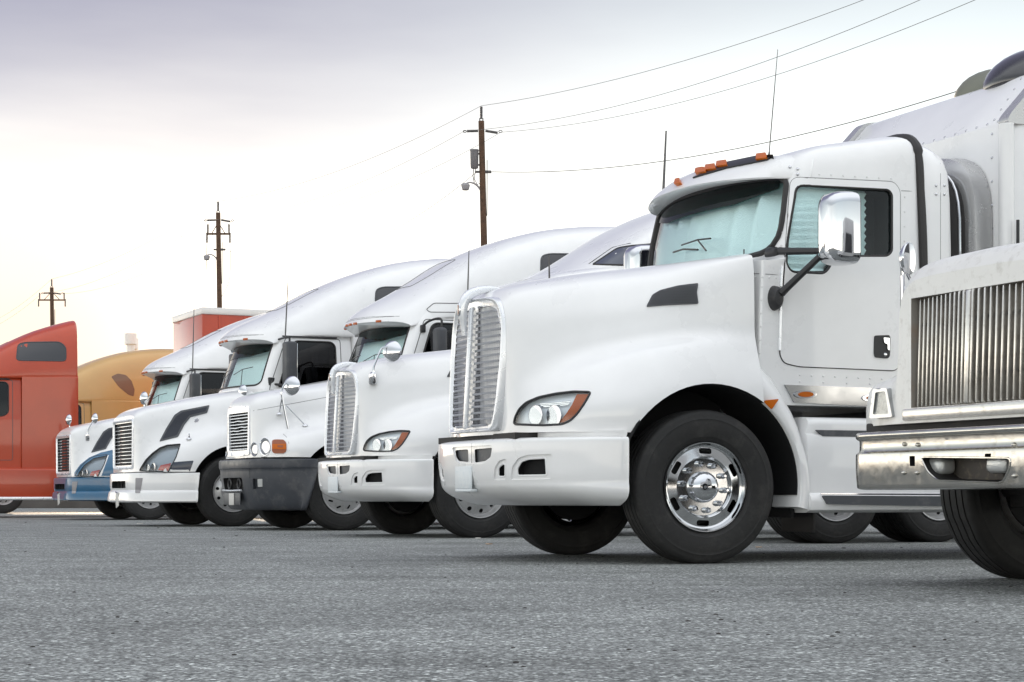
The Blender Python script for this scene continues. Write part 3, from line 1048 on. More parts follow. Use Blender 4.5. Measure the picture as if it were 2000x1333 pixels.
def k_cab(T):
    L = [(1.065, -.46, -.47, 1.085, 0, 0), (1.15, -.46, -.47, 1.088, 0, 0), (1.6, -.46, -.48, 1.09, 0, 0), (2.0, -.46, -.50, 1.086, 0, 0), (2.04, -.46, -.52, 1.084, 0, 0), (2.10, -.48, -.72, 1.08, 0, 0),
         (2.35, -.53, -.76, 1.065, 0, .02), (2.60, -.59, -.81, 1.045, 0, .09), (2.70, -.62, -.84, 1.03, 0, .15), (2.765, -.645, -.86, 1.0, .02, .17), (2.805, -.70, -.90, .955, .06, .175), (2.83, -.78, -.96, .87, .13, .18), (2.845, -.88, -1.05, .72, .25, .18)]
    cab = loft('cab', [plan(z, xf, xc, yc, -1.79, rise=rs, ins=0, rr=.04, rc=.02 if z < 2.05 else .10) if not i_ else plan(z, xf, xc, yc + i_, -1.79, rise=rs, ins=i_, rr=.04) for z, xf, xc, yc, i_, rs in L], ['white', 'dark', 'rubber'], T.root, 1, 2, 40)
    bv0 = bvh_of(cab)
    # openings cut into the cab
    wsn = rnd([(0, 2.66), (.5, 2.665), (.90, 2.64), (.955, 2.60), (.985, 2.30), (.93, 2.13), (.75, 2.10), (0, 2.105), (-.75, 2.10), (-.93, 2.13), (-.985, 2.30), (-.955, 2.60), (-.90, 2.64), (-.5, 2.665)],
              [0, .1, .05, .05, .1, .1, .1, 0, .1, .1, .1, .05, .05, .1], 3)
    win = rnd([(1556, 362), (1735, 371), (1742, 380), (1742, 492), (1733, 501), (1625, 501), (1622, 520), (1610, 535), (1545, 532), (1535, 515), (1538, 470)], [14, 14, 6, 10, 12, 6, 12, 14, 10, 8, 8], 4)
    cw = patch(A, 'cutter', wsn, bv0, 'dark', .15, .30, proj='x', const=True, fwd=(1, 0, 0), step=.08)
    cd = patch(A, 'cutter', win, bv0, 'dark', .06, .22, const=True, fwd=(0, 1, 0), step=12)
    cut(cab, [cw, cd, mirror(cd)], 40)
    T.cab = cab
    bv = bv0
    # windshield
    ws = patch(A, 'windshield', wsn, bv, 'glass', -.006, .011, proj='x', parent=T.root, step=.08)
    seam(A, 'windshield_gasket', wsn, bv, 'rubber', .022, proj='x', parent=T.root, step=.06)
    bm = bmesh.new()
    Pn = line_on(A, [(1525, 345), (1520, 420), (1505, 466), (1478, 487)], bv, out_=.004)
    # accordion sun shade behind the glass
    sh = bmesh.new()
    cols = []
    for i in range(19):
        y = -.93 + 1.86 * i / 18
        col = []
        for k in range(9):
            z = 2.10 + .52 * k / 8
            p, n = A.pt((y, z), bv, 'x')
            if p is None: p = Vector((-.85, y, z))
            d = .04 + (.045 if i % 2 else 0) + .02 * math.sin(i * 2.7)
            col.append(sh.verts.new((p.x - d, y, z)))
        cols.append(col)
    for a, b in zip(cols, cols[1:]):
        for k in range(8): sh.faces.new((a[k], a[k + 1], b[k + 1], b[k]))
    obj('sun_shade', sh, 'shade_silver', ws, 15, fix=False)
    # dark tint band and interior mirror
    bm = bmesh.new()
    for (c, s_) in (((-.75, .35, 2.55), (.02, .22, .07)),):
        box(bm, c, s_, .01)
    obj('interior_mirror', bm, 'black', ws)
    tb = patch(A, 'tint_band', rnd([(-.88, 2.655), (.88, 2.655), (.90, 2.565), (.5, 2.50), (-.5, 2.50), (-.90, 2.565)], .02), bv, 'smoke_glass', .002, .004, proj='x', parent=ws, step=.08)
    # wipers
    for (a, b, c) in (((1376, 488), (1368, 470), (1334, 478)), ):
        bm = bmesh.new()
        p0 = A.on(1379, 490, x=-.42); p1, _ = A.pt((1369, 471), bv, out_=.03)
        tube(bm, [p0, p1], .006, 6)
        w0, _ = A.pt((1334, 480), bv, out_=.012); w1, _ = A.pt((1391, 467), bv, out_=.012)
        tube(bm, [w0, p1, w1], .006, 6)
        obj('wiper', bm, 'black', T.root)
        bm = bmesh.new()
        a_, _ = A.pt((1318, 494), bv, out_=.012); b_, _ = A.pt((1366, 489), bv, out_=.012)
        tube(bm, [a_, a_.lerp(b_, .5) + Vector((.02, 0, .012)), b_], .007, 6)
        obj('wiper', bm, 'black', T.root)
    # side window
    gl = patch(A, 'side_window', win, bv, 'glass', -.012, .016, parent=T.root, step=14)
    sm = seam(A, 'window_gasket', win, bv, 'rubber', .010, parent=gl, step=10)
    mirror(gl)
    bm = bmesh.new()
    cols = []
    for i in range(25):
        row = []
        for k in range(8):
            q = (1546 + (1706 - 1546) * k / 7, 362 + (528 - 362) * i / 24)
            p, n = A.pt(q, bv)
            if p is None: p = A.on(q[0], q[1], y=1.05)
            ang = .35 * max(0, k - 5)
            row.append(bm.verts.new((p.x, p.y - .05 - (.026 if i % 2 else 0) - .02 * max(0, k - 5), p.z)))
        cols.append(row)
    for a, b in zip(cols, cols[1:]):
        for k in range(7): bm.faces.new((a[k], a[k + 1], b[k + 1], b[k]))
    obj('window_shade', bm, 'shade_silver', T.root, 12, fix=False)
    # door: proud panel with shadow gap
    door_o = [(1545, 347), (1745, 356), (1757, 372), (1757, 712), (1748, 724), (1560, 716), (1531, 709), (1523, 694), (1527, 600), (1536, 470)]
    door_o = rnd(door_o, [18, 16, 16, 10, 14, 10, 14, 10, 5, 5], 5)
    door = patch(A, 'door', door_o, bv, 'white', .007, .002, parent=T.root, hole=win, step=16)
    seam(A, 'door_seal', door_o, bv, 'rubber', .007, parent=door, step=14)
    hinge = bmesh.new()
    for (a, b) in (((1526.5, 520), (1523.8, 560)), ((1523.8, 592), (1521.5, 685))):
        tube(hinge, line_on(A, [a, ((a[0] + b[0]) / 2, (a[1] + b[1]) / 2), b], bv, out_=.008), .010, 8)
    obj('door_hinge', hinge, 'satin', door)
    ho = rnd([(1706, 656), (1735, 655), (1737, 661), (1736, 696), (1732, 701), (1707, 699), (1705, 690)], 4)
    hd = patch(A, 'door_handle', ho, bv, 'black', .014, .0, parent=door, step=5)
    patch(A, 'handle_grip', rnd([(1722, 660), (1734, 661), (1734, 686), (1730, 683), (1730, 673), (1724, 671)], 2), bv, 'chrome', .024, .0, parent=hd, step=4)
    p, n = A.pt((1727, 693), bv, out_=.012)
    bm = bmesh.new(); lathe(bm, [(.001, .008), (.010, .007), (.013, .003), (.013, -.005)], 16, 'y', off=p); obj('door_lock', bm, 'chrome', hd)
    mirror(door)
    # seams, rivets
    seam(A, 'cowl_seam', [(1453, 488), (1453, 690)], bv, 'seam', .006, closed=False, parent=cab, step=20)
    seam(A, 'panel_seam', [(1458, 534), (1520, 537)], bv, 'seam', .0022, closed=False, parent=cab, step=12)
    seam(A, 'panel_seam', [(1760, 373), (1782, 374)], bv, 'seam', .002, closed=False, parent=cab, step=8)
    rivet_rows(T, 'rivet', [((1462, 540), (1516, 543), 5), ((1488, 560), (1484, 690), 6), ((1534, 352), (1526, 480), 6), ((1600, 341), (1740, 349), 7), ((1767, 385), (1764, 730), 13),
                            ((1562, 733), (1745, 742), 9), ((1562, 746), (1745, 752), 5), ((1590, 545), (1605, 546), 2), ((1685, 510), (1740, 512), 3)], bv, .0075)
    # polished sill with oval marker lights
    sill = patch(A, 'sill_trim', [(1531, 752), (1760, 760), (1760, 797), (1549, 786)], bv, 'steel', .014, .0, parent=T.root, step=20)
    mirror(sill)
    for cx, cy in ((1570, 771), (1703, 778)):
        el = [(cx + 22 * math.cos(t), cy + 7.5 * math.sin(t)) for t in [2 * math.pi * k / 24 for k in range(24)]]
        b_ = patch(A, 'sill_marker', el, bv, 'chrome', .024, -.012, parent=sill, step=5)
        el = [(cx + 14 * math.cos(t), cy + 5.2 * math.sin(t)) for t in [2 * math.pi * k / 20 for k in range(20)]]
        patch(A, 'marker_lens', el, bv, 'amber', .034, -.02, parent=b_, step=4)
    # roof visor with marker lights
    vis = []
    for dx, dz, k in ((-.02, .14, .93), (.06, .105, .98), (.17, .02, 1.0), (.205, -.028, 1.0), (.19, -.038, 1.0), (.0, -.028, .97)):
        half = []
        for y in (0, .25, .5, .72, .88, .98, 1.045):
            xx = -.62 - .22 * (y / 1.0) ** 2 - (.10 * max(0, y - .9) / .145)
            half.append((xx + dx * (1 - .75 * (y / 1.045) ** 4), y * k, 2.695 + dz - .035 * (y / 1.0) ** 2))
        vis.append(half)
    bm = bmesh.new()
    rows = []
    for h_ in vis:
        c = catmull(h_, 3)
        rows.append([bm.verts.new((p.x, -p.y, p.z)) for p in c[:0:-1]] + [bm.verts.new(p) for p in c])
    n = len(rows[0]); m_ = len(rows)
    for i in range(m_):
        a, b = rows[i], rows[(i + 1) % m_]
        for k in range(n - 1): bm.faces.new((a[k], a[k + 1], b[k + 1], b[k]))
    bm.faces.new([r[0] for r in rows]); bm.faces.new([r[-1] for r in rows][::-1])
    visor = obj('roof_visor', bm, 'white', T.root, 40)
    vb = bvh_of(visor, cab)
    T.visor = visor
    for (cx, cy) in ((1327, 359), (1371, 338), (1390, 332), (1412, 325), (1489, 311)):
        wd = 11 if cx > 1330 else 6
        lt = patch(A, 'marker_light', rnd([(cx - wd, cy - 4), (cx + wd - 3, cy - 6.5), (cx + wd, cy + 2.5), (cx - wd, cy + 5.5)], 2), vb, 'amber', .026, .02, parent=visor, step=5)
    pl = patch(A, 'visor_pad', rnd([(1352, 350), (1420, 319), (1478, 307), (1512, 305), (1500, 314), (1420, 330), (1362, 347)], 3), vb, 'black', .012, .02, parent=visor, step=5)
    bm = bmesh.new()
    for q in ((1543, 327), (1558, 331), (1558, 341)):
        p, n = A.pt(q, vb)
        r_ = bmesh.ops.create_icosphere(bm, subdivisions=2, radius=.013); bmesh.ops.translate(bm, vec=p, verts=r_['verts'])
    obj('visor_bolt', bm, 'chrome', visor)
    # back panel with gasket
    bp = loft('rear_panel', [plan_panel(x, z1, y1) for x, z1, y1 in ((-1.795, 2.985, 1.075), (-1.90, 2.985, 1.08), (-1.99, 2.965, 1.08), (-2.04, 2.93, 1.07), (-2.065, 2.86, 1.04))], ['white', 'dark'], T.root, 1, 2, 40)
    bpb = bvh_of(bp)
    bm = bmesh.new()
    P = [(-1.80, s * y, z) for s, seq in ((1, [(1.087, 1.1), (1.089, 1.6), (1.087, 2.1), (1.07, 2.4), (1.05, 2.6), (1.045, 2.70), (1.03, 2.82), (.99, 2.91), (.92, 2.965), (.82, 2.99), (.6, 3.0)]),
                                          (-1, [(.6, 3.0), (.82, 2.99), (.92, 2.965), (.99, 2.91), (1.03, 2.82), (1.045, 2.70), (1.05, 2.6), (1.07, 2.4), (1.087, 2.1), (1.089, 1.6), (1.087, 1.1)])) for y, z in seq]
    P = catmull(P, 4)
    tube(bm, P, [.030 + (.012 if p.z > 2.86 else 0) for p in P], 10)
    obj('cab_gasket', bm, 'rubber', T.root)
    bm = bmesh.new()
    for px in (1828, 1844, 1859):
        for py in (363, 380):
            p, n = A.pt((px, py), bpb)
            if p is None: continue
            r_ = bmesh.ops.create_icosphere(bm, subdivisions=2, radius=.011); bmesh.ops.translate(bm, vec=p, verts=r_['verts'])
    obj('panel_bolt', bm, 'chrome', bp)
    seam(A, 'panel_seam', [(1837, 300), (1837, 520)], bpb, 'seam', .0016, closed=False, parent=bp, step=20)
    # door mirror
    mp = lambda px, py, y: A.on(px, py, y=y)
    top, bot = mp(1637, 378, 1.42), mp(1633, 519, 1.42)
    hw = abs((mp(1602, 450, 1.42) - mp(1667, 450, 1.42)).x)
    cx = (mp(1602, 450, 1.42).x + mp(1667, 450, 1.42).x) / 2
    bm = bmesh.new()
    rings = []
    ys_, ye_ = 1.33, 1.56
    zc, hh = (top.z + bot.z) / 2, (top.z - bot.z) / 2
    # housing seen from ahead: width along y, depth along x (bulging forward)
    fr = [(-.085, .96), (-.055, 1.0), (.0, 1.0), (.05, .97), (.09, .88), (.115, .70), (.125, .45)]
    for dx, k in fr:
        base = rnd([(-.125 * k, -hh * (k * .5 + .5)), (.125 * k, -hh * (k * .5 + .5)), (.125 * k, hh * (k * .5 + .5)), (-.125 * k, hh * (k * .5 + .5))], .075, 6)
        rings.append([bm.verts.new((cx + dx, 1.45 + y, zc + z)) for y, z in base])
    for a, b in zip(rings, rings[1:]):
        for k in range(len(a)): bm.faces.new((a[k], a[(k + 1) % len(a)], b[(k + 1) % len(a)], b[k]))
    bm.faces.new(rings[0][::-1]); bm.faces.new(rings[-1])
    mir = obj('mirror', bm, 'chrome', T.root, 50)
    bm = bmesh.new(); pts = rnd([(1.34, zc - hh * .92), (1.56, zc - hh * .92), (1.56, zc + hh * .92), (1.34, zc + hh * .92)], .06, 5)
    prism(bm, pts, 'x', cx - .097, cx - .084); obj('mirror_glass', bm, 'black', mir)
    for (bpx, bpy_, r0, endz) in ((1508, 496, .044, 496), (1512, 583, .052, 500)):
        p, n = A.pt((bpx, bpy_), bv)
        bm = bmesh.new()
        lathe(bm, [(.001, .075), (r0 * .7, .07), (r0 * .95, .05), (r0 * 1.1, .0), (r0 * 1.12, -.02)], 20, 'y')
        for v in bm.verts: v.co = Vector((v.co.x * (1.0 if r0 < .05 else .9), v.co.y, v.co.z * (1 if r0 < .05 else 1.5))) + p
        tip = Vector((cx + .05, 1.36, mp(1602, 490, 1.36).z))
        mid = p + Vector((-.02, .06, .01 if r0 < .05 else .03))
        tube(bm, [mid, mid.lerp(tip, .12), mid.lerp(tip, .5), tip], [.030, .026, .024, .022], 10)
        obj('mirror_arm', bm, 'black', mir)
    for ch in [mir]: mirror(ch)

def plan_panel(x, z1, y1):
    return [(x, 0, z1 + .02), (x, .5, z1 + .015), (x, .72, z1 + .0), (x, .88, z1 - .035), (x, .98, z1 - .10), (x, y1 - .035, z1 - .2), (x, y1 - .012, z1 - .38), (x, y1, 2.2), (x, y1 + .003, 1.6), (x, y1, 1.1)]

def k_skirt(T, x1=-2.6):
    """side fairing below the cab with two steps"""
    prof = [(.86, .985), (1.10, .985), (1.145, .975), (1.165, .955), (1.17, .93), (1.165, .872), (1.185, .862), (1.195, .83), (1.20, .78), (1.205, .62), (1.21, .47), (1.235, .445), (1.245, .41), (1.225, .355), (1.17, .335), (.86, .335)]
    for s in (1, -1):
        bm = bmesh.new()
        rings = []
        for x, k in ((-.79, -.05), (-.80, -.02), (-.84, .0), (-1.0, .0), (-1.6, 0), (-2.2, 0), (x1 + .2, 0), (x1, -.03)):
            rings.append([bm.verts.new((x - (.02 if z > .9 else 0), s * (y + (k if y > 1 else 0)), z)) for y, z in prof])
        for a, b in zip(rings, rings[1:]):
            for q in range(len(prof)): bm.faces.new((a[q], a[(q + 1) % len(prof)], b[(q + 1) % len(prof)], b[q]))
        bm.faces.new(rings[0][::-1]); bm.faces.new(rings[-1])
        sk = obj('side_skirt', bm, 'white', T.root, 35)
        bm = bmesh.new()
        prism(bm, [(-.86, .895), (-.91, .853), (-1.9, .853), (-1.9, .895)], 'y', s * 1.172, s * 1.192)
        obj('step_pad', bm, 'step_grey', sk)
        bm = bmesh.new()
        vs = prism(bm, rnd([(-.87, .452), (-.905, .392), (-1.86, .375), (-1.98, .445)], .015, 3), 'y', s * 1.236, s * 1.256)
        obj('step_pad', bm, 'step_grey', sk)
        bm = bmesh.new()
        tube(bm, [(-.86, s * 1.243, .463), (-1.99, s * 1.243, .46)], .006, 6)
        obj('step_edge', bm, 'chrome', sk)
        bm = bmesh.new()
        box(bm, (-.92, s * .86, .40), (.02, .42, .40), .005)
        obj('mud_flap', bm, 'rubber', T.root)

glassmat('smoke_glass', (.16, .30, .28), .6)
k_cab(A)
k_skirt(A)
chassis(A, -5.5, (-4.6, -5.9), steer_kind='slots', steer=R(-3), sx=-.04)
# ================================================================ shared cab and sleeper of the aero trucks
def aero_cab(T, dx=0.0, lift=0.0, xr=-4.3, glass='glass', win_x=(-2.22, -2.95), win_z=(3.31, 3.57), nlights=5, body='white', mirror_style='box', flap=True):
    X = lambda x: x + dx
    L = [(.95, -.42, -.46, 1.10), (1.5, -.42, -.46, 1.115), (1.95, -.25, -.46, 1.11), (2.04, -.25, -.50, 1.10), (2.35, -.36, -.61, 1.075), (2.70, -.49, -.75, 1.03), (2.86, -.62, -.86, .98)]
    cab = loft('cab', [plan(z, X(xf), X(xc), yc, X(-1.86), rr=.03) for z, xf, xc, yc in L], [body, 'dark'], T.root, 1, 3, 40)
    bv = bvh_of(cab)
    wsn = rnd([(-.5, 2.695), (.5, 2.695), (.915, 2.675), (.99, 2.10), (.9, 2.055), (-.9, 2.055), (-.99, 2.10), (-.915, 2.675)], .05, 3)
    win = rnd([(X(-.70), 2.03), (X(-.93), 2.67), (X(-1.00), 2.715), (X(-1.54), 2.715), (X(-1.60), 2.66), (X(-1.60), 2.10), (X(-1.50), 2.03)], [.02, .04, .04, .05, .05, .05, .05], 3)
    cw = patch(T, 'cutter', wsn, bv, 'dark', .2, .42, proj='x', const=True, fwd=(1, 0, 0), step=.09)
    cd = patch(T, 'cutter', win, bv, 'dark', .08, .30, proj='y', const=True, fwd=(0, 1, 0), step=.09)
    cut(cab, [cw, cd, mirror(cd)], 40)
    ws = patch(T, 'windshield', wsn, bv, glass, -.004, .009, proj='x', parent=T.root, step=.09)
    seam(T, 'windshield_gasket', wsn, bv, 'rubber', .014, proj='x', parent=ws, step=.07)
    patch(T, 'tint_band', rnd([(-.90, 2.69), (.90, 2.69), (.92, 2.56), (.5, 2.50), (-.5, 2.50), (-.92, 2.56)], .03), bv, 'smoke_glass', .001, .003, proj='x', parent=ws, step=.09)
    # curtain / shade behind the windshield
    bm = bmesh.new(); cols = []
    for i in range(33):
        y = -.9 + 1.8 * i / 32
        c = []
        for k in range(6):
            z = 2.06 + .58 * k / 5
            p, n = T.pt((y, z), bv, 'x')
            if p is None: p = Vector((X(-.6), y, z))
            c.append(bm.verts.new((p.x - .09 - .05 * (y / .9) ** 2 - (.03 if i % 2 else 0), y, z)))
        cols.append(c)
    for a, b in zip(cols, cols[1:]):
        for k in range(5): bm.faces.new((a[k], a[k + 1], b[k + 1], b[k]))
    obj('sun_shade', bm, 'shade_pale', ws, 15, fix=False)
    gl = patch(T, 'side_window', win, bv, 'glass_dark', -.010, .014, proj='y', parent=T.root, step=.09)
    seam(T, 'window_gasket', win, bv, 'rubber', .012, proj='y', parent=gl, step=.06)
    mirror(gl)
    bm = bmesh.new()
    box(bm, (X(-1.36), .80, 2.20), (.12, .10, .5), .04); box(bm, (X(-1.36), .80, 2.50), (.10, .10, .16), .04)
    obj('seat', bm, 'seat', T.root)
    # wipers
    bm = bmesh.new()
    for y in (.45, -.25):
        p0, _ = T.pt((y + .1, 2.07), bv, 'x', .02); p1, _ = T.pt((y, 2.30), bv, 'x', .03)
        tube(bm, [p0, p1], .006, 6)
        a_, _ = T.pt((y - .28, 2.24), bv, 'x', .014); b_, _ = T.pt((y + .24, 2.33), bv, 'x', .014)
        tube(bm, [a_, p1, b_], .006, 6)
    o_ = obj('wiper', bm, 'black', T.root)
    do = rnd([(X(-.56), 1.15), (X(-.56), 2.0), (X(-.84), 2.76), (X(-1.68), 2.76), (X(-1.68), 1.15)], .05, 4)
    door = seam(T, 'door_seam', do, bv, 'seam', .006, proj='y', parent=cab, step=.08)
    mirror(door)
    # sleeper body
    sl = loft('sleeper', [[(X(x), 0, 2.86), (X(x), .6, 2.86), (X(x), y - .04, 2.86), (X(x), y, 2.82), (X(x), y + .005, 2.2), (X(x), y, 1.5), (X(x), y - .01, .95)] for x, y in [q for q in ((-1.86, 1.108), (-2.3, 1.13), (-3.4, 1.14)) if q[0] > xr + .1] + [(xr + .05, 1.14), (xr, 1.11)]],
              [body, 'dark'], T.root, 1, 2, 40)
    # roof fairing with sun visor nose
    Z = [(-.19, 2.745), (-.23, 2.82), (-.33, 2.92), (-.52, 3.03), (-.80, 3.16), (-1.15, 3.34), (-1.55, 3.56), (-2.1, 3.81), (-2.8, 4.03), (-3.5, 4.14), (-4.0, 4.17)]
    Z = [q for q in Z if q[0] > xr + .12]
    zl = Z[-1][1]
    Z += [(xr + .02, zl - .01), (xr, zl - .09)]
    secs = []
    for x, zt in Z:
        f = min(1, max(0, -(x + .25) / .6))
        zt += lift * min(1, max(0, -(x + .4) / 1.2))
        b = 2.665 + .13 * f
        yw = 1.0 + .12 * min(1, max(0, -(x + .5) / 1.3))
        if x <= xr + .01: yw -= .03
        h = zt - b
        pr = [(0, 1), (.35, .99), (.62, .95), (.80, .85), (.90, .68), (.96, .42), (.995, .18), (1.0, .04), (.985, 0)]
        secs.append([(X(x), yw * y, b + h * v) for y, v in pr])
    bend = lambda p: -.46 * (abs(p.y) ** 2.2) * min(1, max(0, ((p.x - dx) + 2.2) / 2.0))
    rf = loft('roof_fairing', secs, [body, 'dark'], T.root, 3, 3, 40, bend=bend)
    rb = bvh_of(rf)
    wo = rnd([(X(win_x[0]), win_z[0]), (X(win_x[0] - .04), win_z[1] - .04), (X(win_x[0] - .16), win_z[1]), (X(win_x[1] + .12), win_z[1] + .02), (X(win_x[1]), win_z[1] - .08), (X(win_x[1]), win_z[0])], .08, 4)
    sw = patch(T, 'sleeper_window', wo, rb, 'smoke', .004, .01, proj='y', parent=rf, step=.1)
    seam(T, 'window_gasket', wo, rb, 'plastic', .012, proj='y', parent=sw, step=.06)
    mirror(sw)
    for k in range(nlights):
        y = (-.62, -.16, 0, .16, .62)[k]
        bm = bmesh.new()
        p, n = T.pt((y, 2.745), rb, 'x')
        if p is None: continue
        q = Vector((n.x, n.y, 0)).normalized().to_track_quat('X', 'Z')
        vs = box(bm, (0, 0, 0), (.03, .085, .032), .008)
        for v in bm.verts: v.co = q @ v.co + p
        obj('marker_light', bm, 'amber_lens', rf)
    seam(T, 'visor_seam', [(-.85, 2.80), (-.5, 2.815), (0, 2.82), (.5, 2.815), (.85, 2.80)], rb, 'seam', .003, proj='x', closed=False, parent=rf, step=.1)
    if xr < -3.9: seam(T, 'panel_seam', [(X(-3.7), 2.86), (X(-3.7), 3.4), (X(-3.66), 3.9)], rb, 'seam', .004, proj='y', closed=False, parent=rf, step=.1)
    sk = seam(T, 'skylight_seam', rnd([(X(-.95), .28), (X(-1.6), .36), (X(-1.6), -.36), (X(-.95), -.28)], .08), rb, 'seam', .006, proj='z', parent=rf, step=.08)
    # door mirrors
    for s in (1, -1):
        if mirror_style == 'box':
            bm = bmesh.new(); box(bm, (X(-.80), s * 1.30, 2.345), (.16, .235, .66), .035, seg=3)
            mi = obj('mirror', bm, 'plastic', T.root)
            bm = bmesh.new(); box(bm, (X(-.885), s * 1.30, 2.345), (.008, .20, .60), .003); obj('mirror_glass', bm, 'mirror_glass', mi)
            bm = bmesh.new()
            tube(bm, [(X(-.74), s * .99, 2.73), (X(-.78), s * 1.16, 2.745), (X(-.80), s * 1.30, 2.735), (X(-.80), s * 1.30, 2.64)], .016, 8)
            tube(bm, [(X(-.62), s * 1.05, 2.07), (X(-.74), s * 1.2, 2.05), (X(-.78), s * 1.27, 2.08)], .018, 8)
            box(bm, (X(-.60), s * 1.07, 2.10), (.10, .05, .13), .015)
            box(bm, (X(-1.2), s * 1.045, 2.775), (.85, .022, .02), .005)
            obj('mirror_arm', bm, 'black', mi)
        else:
            bm = bmesh.new(); box(bm, (X(-.93), s * 1.32, 2.42), (.15, .20, .42), .05, seg=3)
            mi = obj('mirror', bm, 'plastic', T.root)
            bm = bmesh.new()
            tube(bm, catmull([(X(-.80), s * 1.05, 2.66), (X(-.84), s * 1.16, 2.72), (X(-.92), s * 1.28, 2.75), (X(-.95), s * 1.33, 2.72), (X(-.95), s * 1.33, 2.6)], 4), .016, 8)
            obj('mirror_arm', bm, 'black', mi)
            bm = bmesh.new(); tube(bm, [(X(-.80), s * 1.06, 2.16), (X(-.90), s * 1.25, 2.25)], .016, 8); obj('mirror_arm', bm, 'black', mi)
            bm = bmesh.new(); box(bm, (X(-.80), s * 1.06, 2.63), (.07, .06, .10), .015); obj('mirror_bracket', bm, 'black', mi)
    T.bv_roof = rb
    return cab

mat('shade_pale', (.88, .92, .91), .45, .2, bump=.3, bscale=40)

def arch_fender(T, wc, ri, tab, yo0=1.205, yin=.80, start=100, m='white'):
    for side in (1, -1):
        bm = bmesh.new(); rings = []
        n = 18
        for k in range(n + 1):
            dg = start + (186 - start) * k / n
            th = math.radians(dg)
            ro = tab[-1][1]
            for (d0, r0), (d1, r1) in zip(tab, tab[1:]):
                if d0 <= dg <= d1: ro = r0 + (r1 - r0) * (dg - d0) / (d1 - d0)
            prof = [(ri, yin), (ri, yo0 - .012), (ri + .012, yo0), (ri + (ro - ri) * .45, yo0 - .004), (ri + (ro - ri) * .75, yo0 - .035), (ro, yo0 - .15), (ro, yin)]
            rings.append([bm.verts.new((wc[0] + r_ * math.cos(th), side * y, wc[1] + r_ * math.sin(th))) for r_, y in prof])
        q_ = len(rings[0])
        for a, b in zip(rings, rings[1:]):
            for i in range(q_): bm.faces.new((a[i], a[(i + 1) % q_], b[(i + 1) % q_], b[i]))
        bm.faces.new(rings[0][::-1]); bm.faces.new(rings[-1])
        obj('fender', bm, m, T.root, 50)

def simple_skirt(T, x0, x1, m='white'):
    for s in (1, -1):
        bm = bmesh.new()
        box(bm, ((x0 + x1) / 2, s * 1.02, .68), (abs(x1 - x0), .36, .62), .05, seg=3)
        obj('side_skirt', bm, m, T.root)

def hood_mirror(T, base, pts, disc, r, nrm, legs=(), can=False):
    """round mirror on a bent stalk"""
    bm = bmesh.new()
    tube(bm, catmull([base] + list(pts), 4), .011, 8)
    if can:
        b = Vector(base)
        lathe(bm, [(.001, .075), (.02, .075), (.042, .055), (.044, -.045), (.04, -.055), (.001, -.055)], 20, 'z', off=b)
    for a, b in legs:
        tube(bm, [a, b], .008, 8)
        lathe(bm, [(.001, .02), (.02, .016), (.035, .004), (.04, -.012)], 14, 'z', off=Vector(b))
    st = obj('hood_mirror', bm, 'chrome', T.root)
    bm = bmesh.new()
    lathe(bm, [(.001, .040), (r * .35, .038), (r * .7, .028), (r * .93, .010), (r, 0), (r * .97, -.008), (r * .9, -.010), (.001, -.010)], 28, 'x')
    q = Vector(nrm).normalized().to_track_quat('X', 'Z')
    for v in bm.verts: v.co = q @ v.co + Vector(disc)
    obj('mirror_shell', bm, 'chrome', st)
    return st

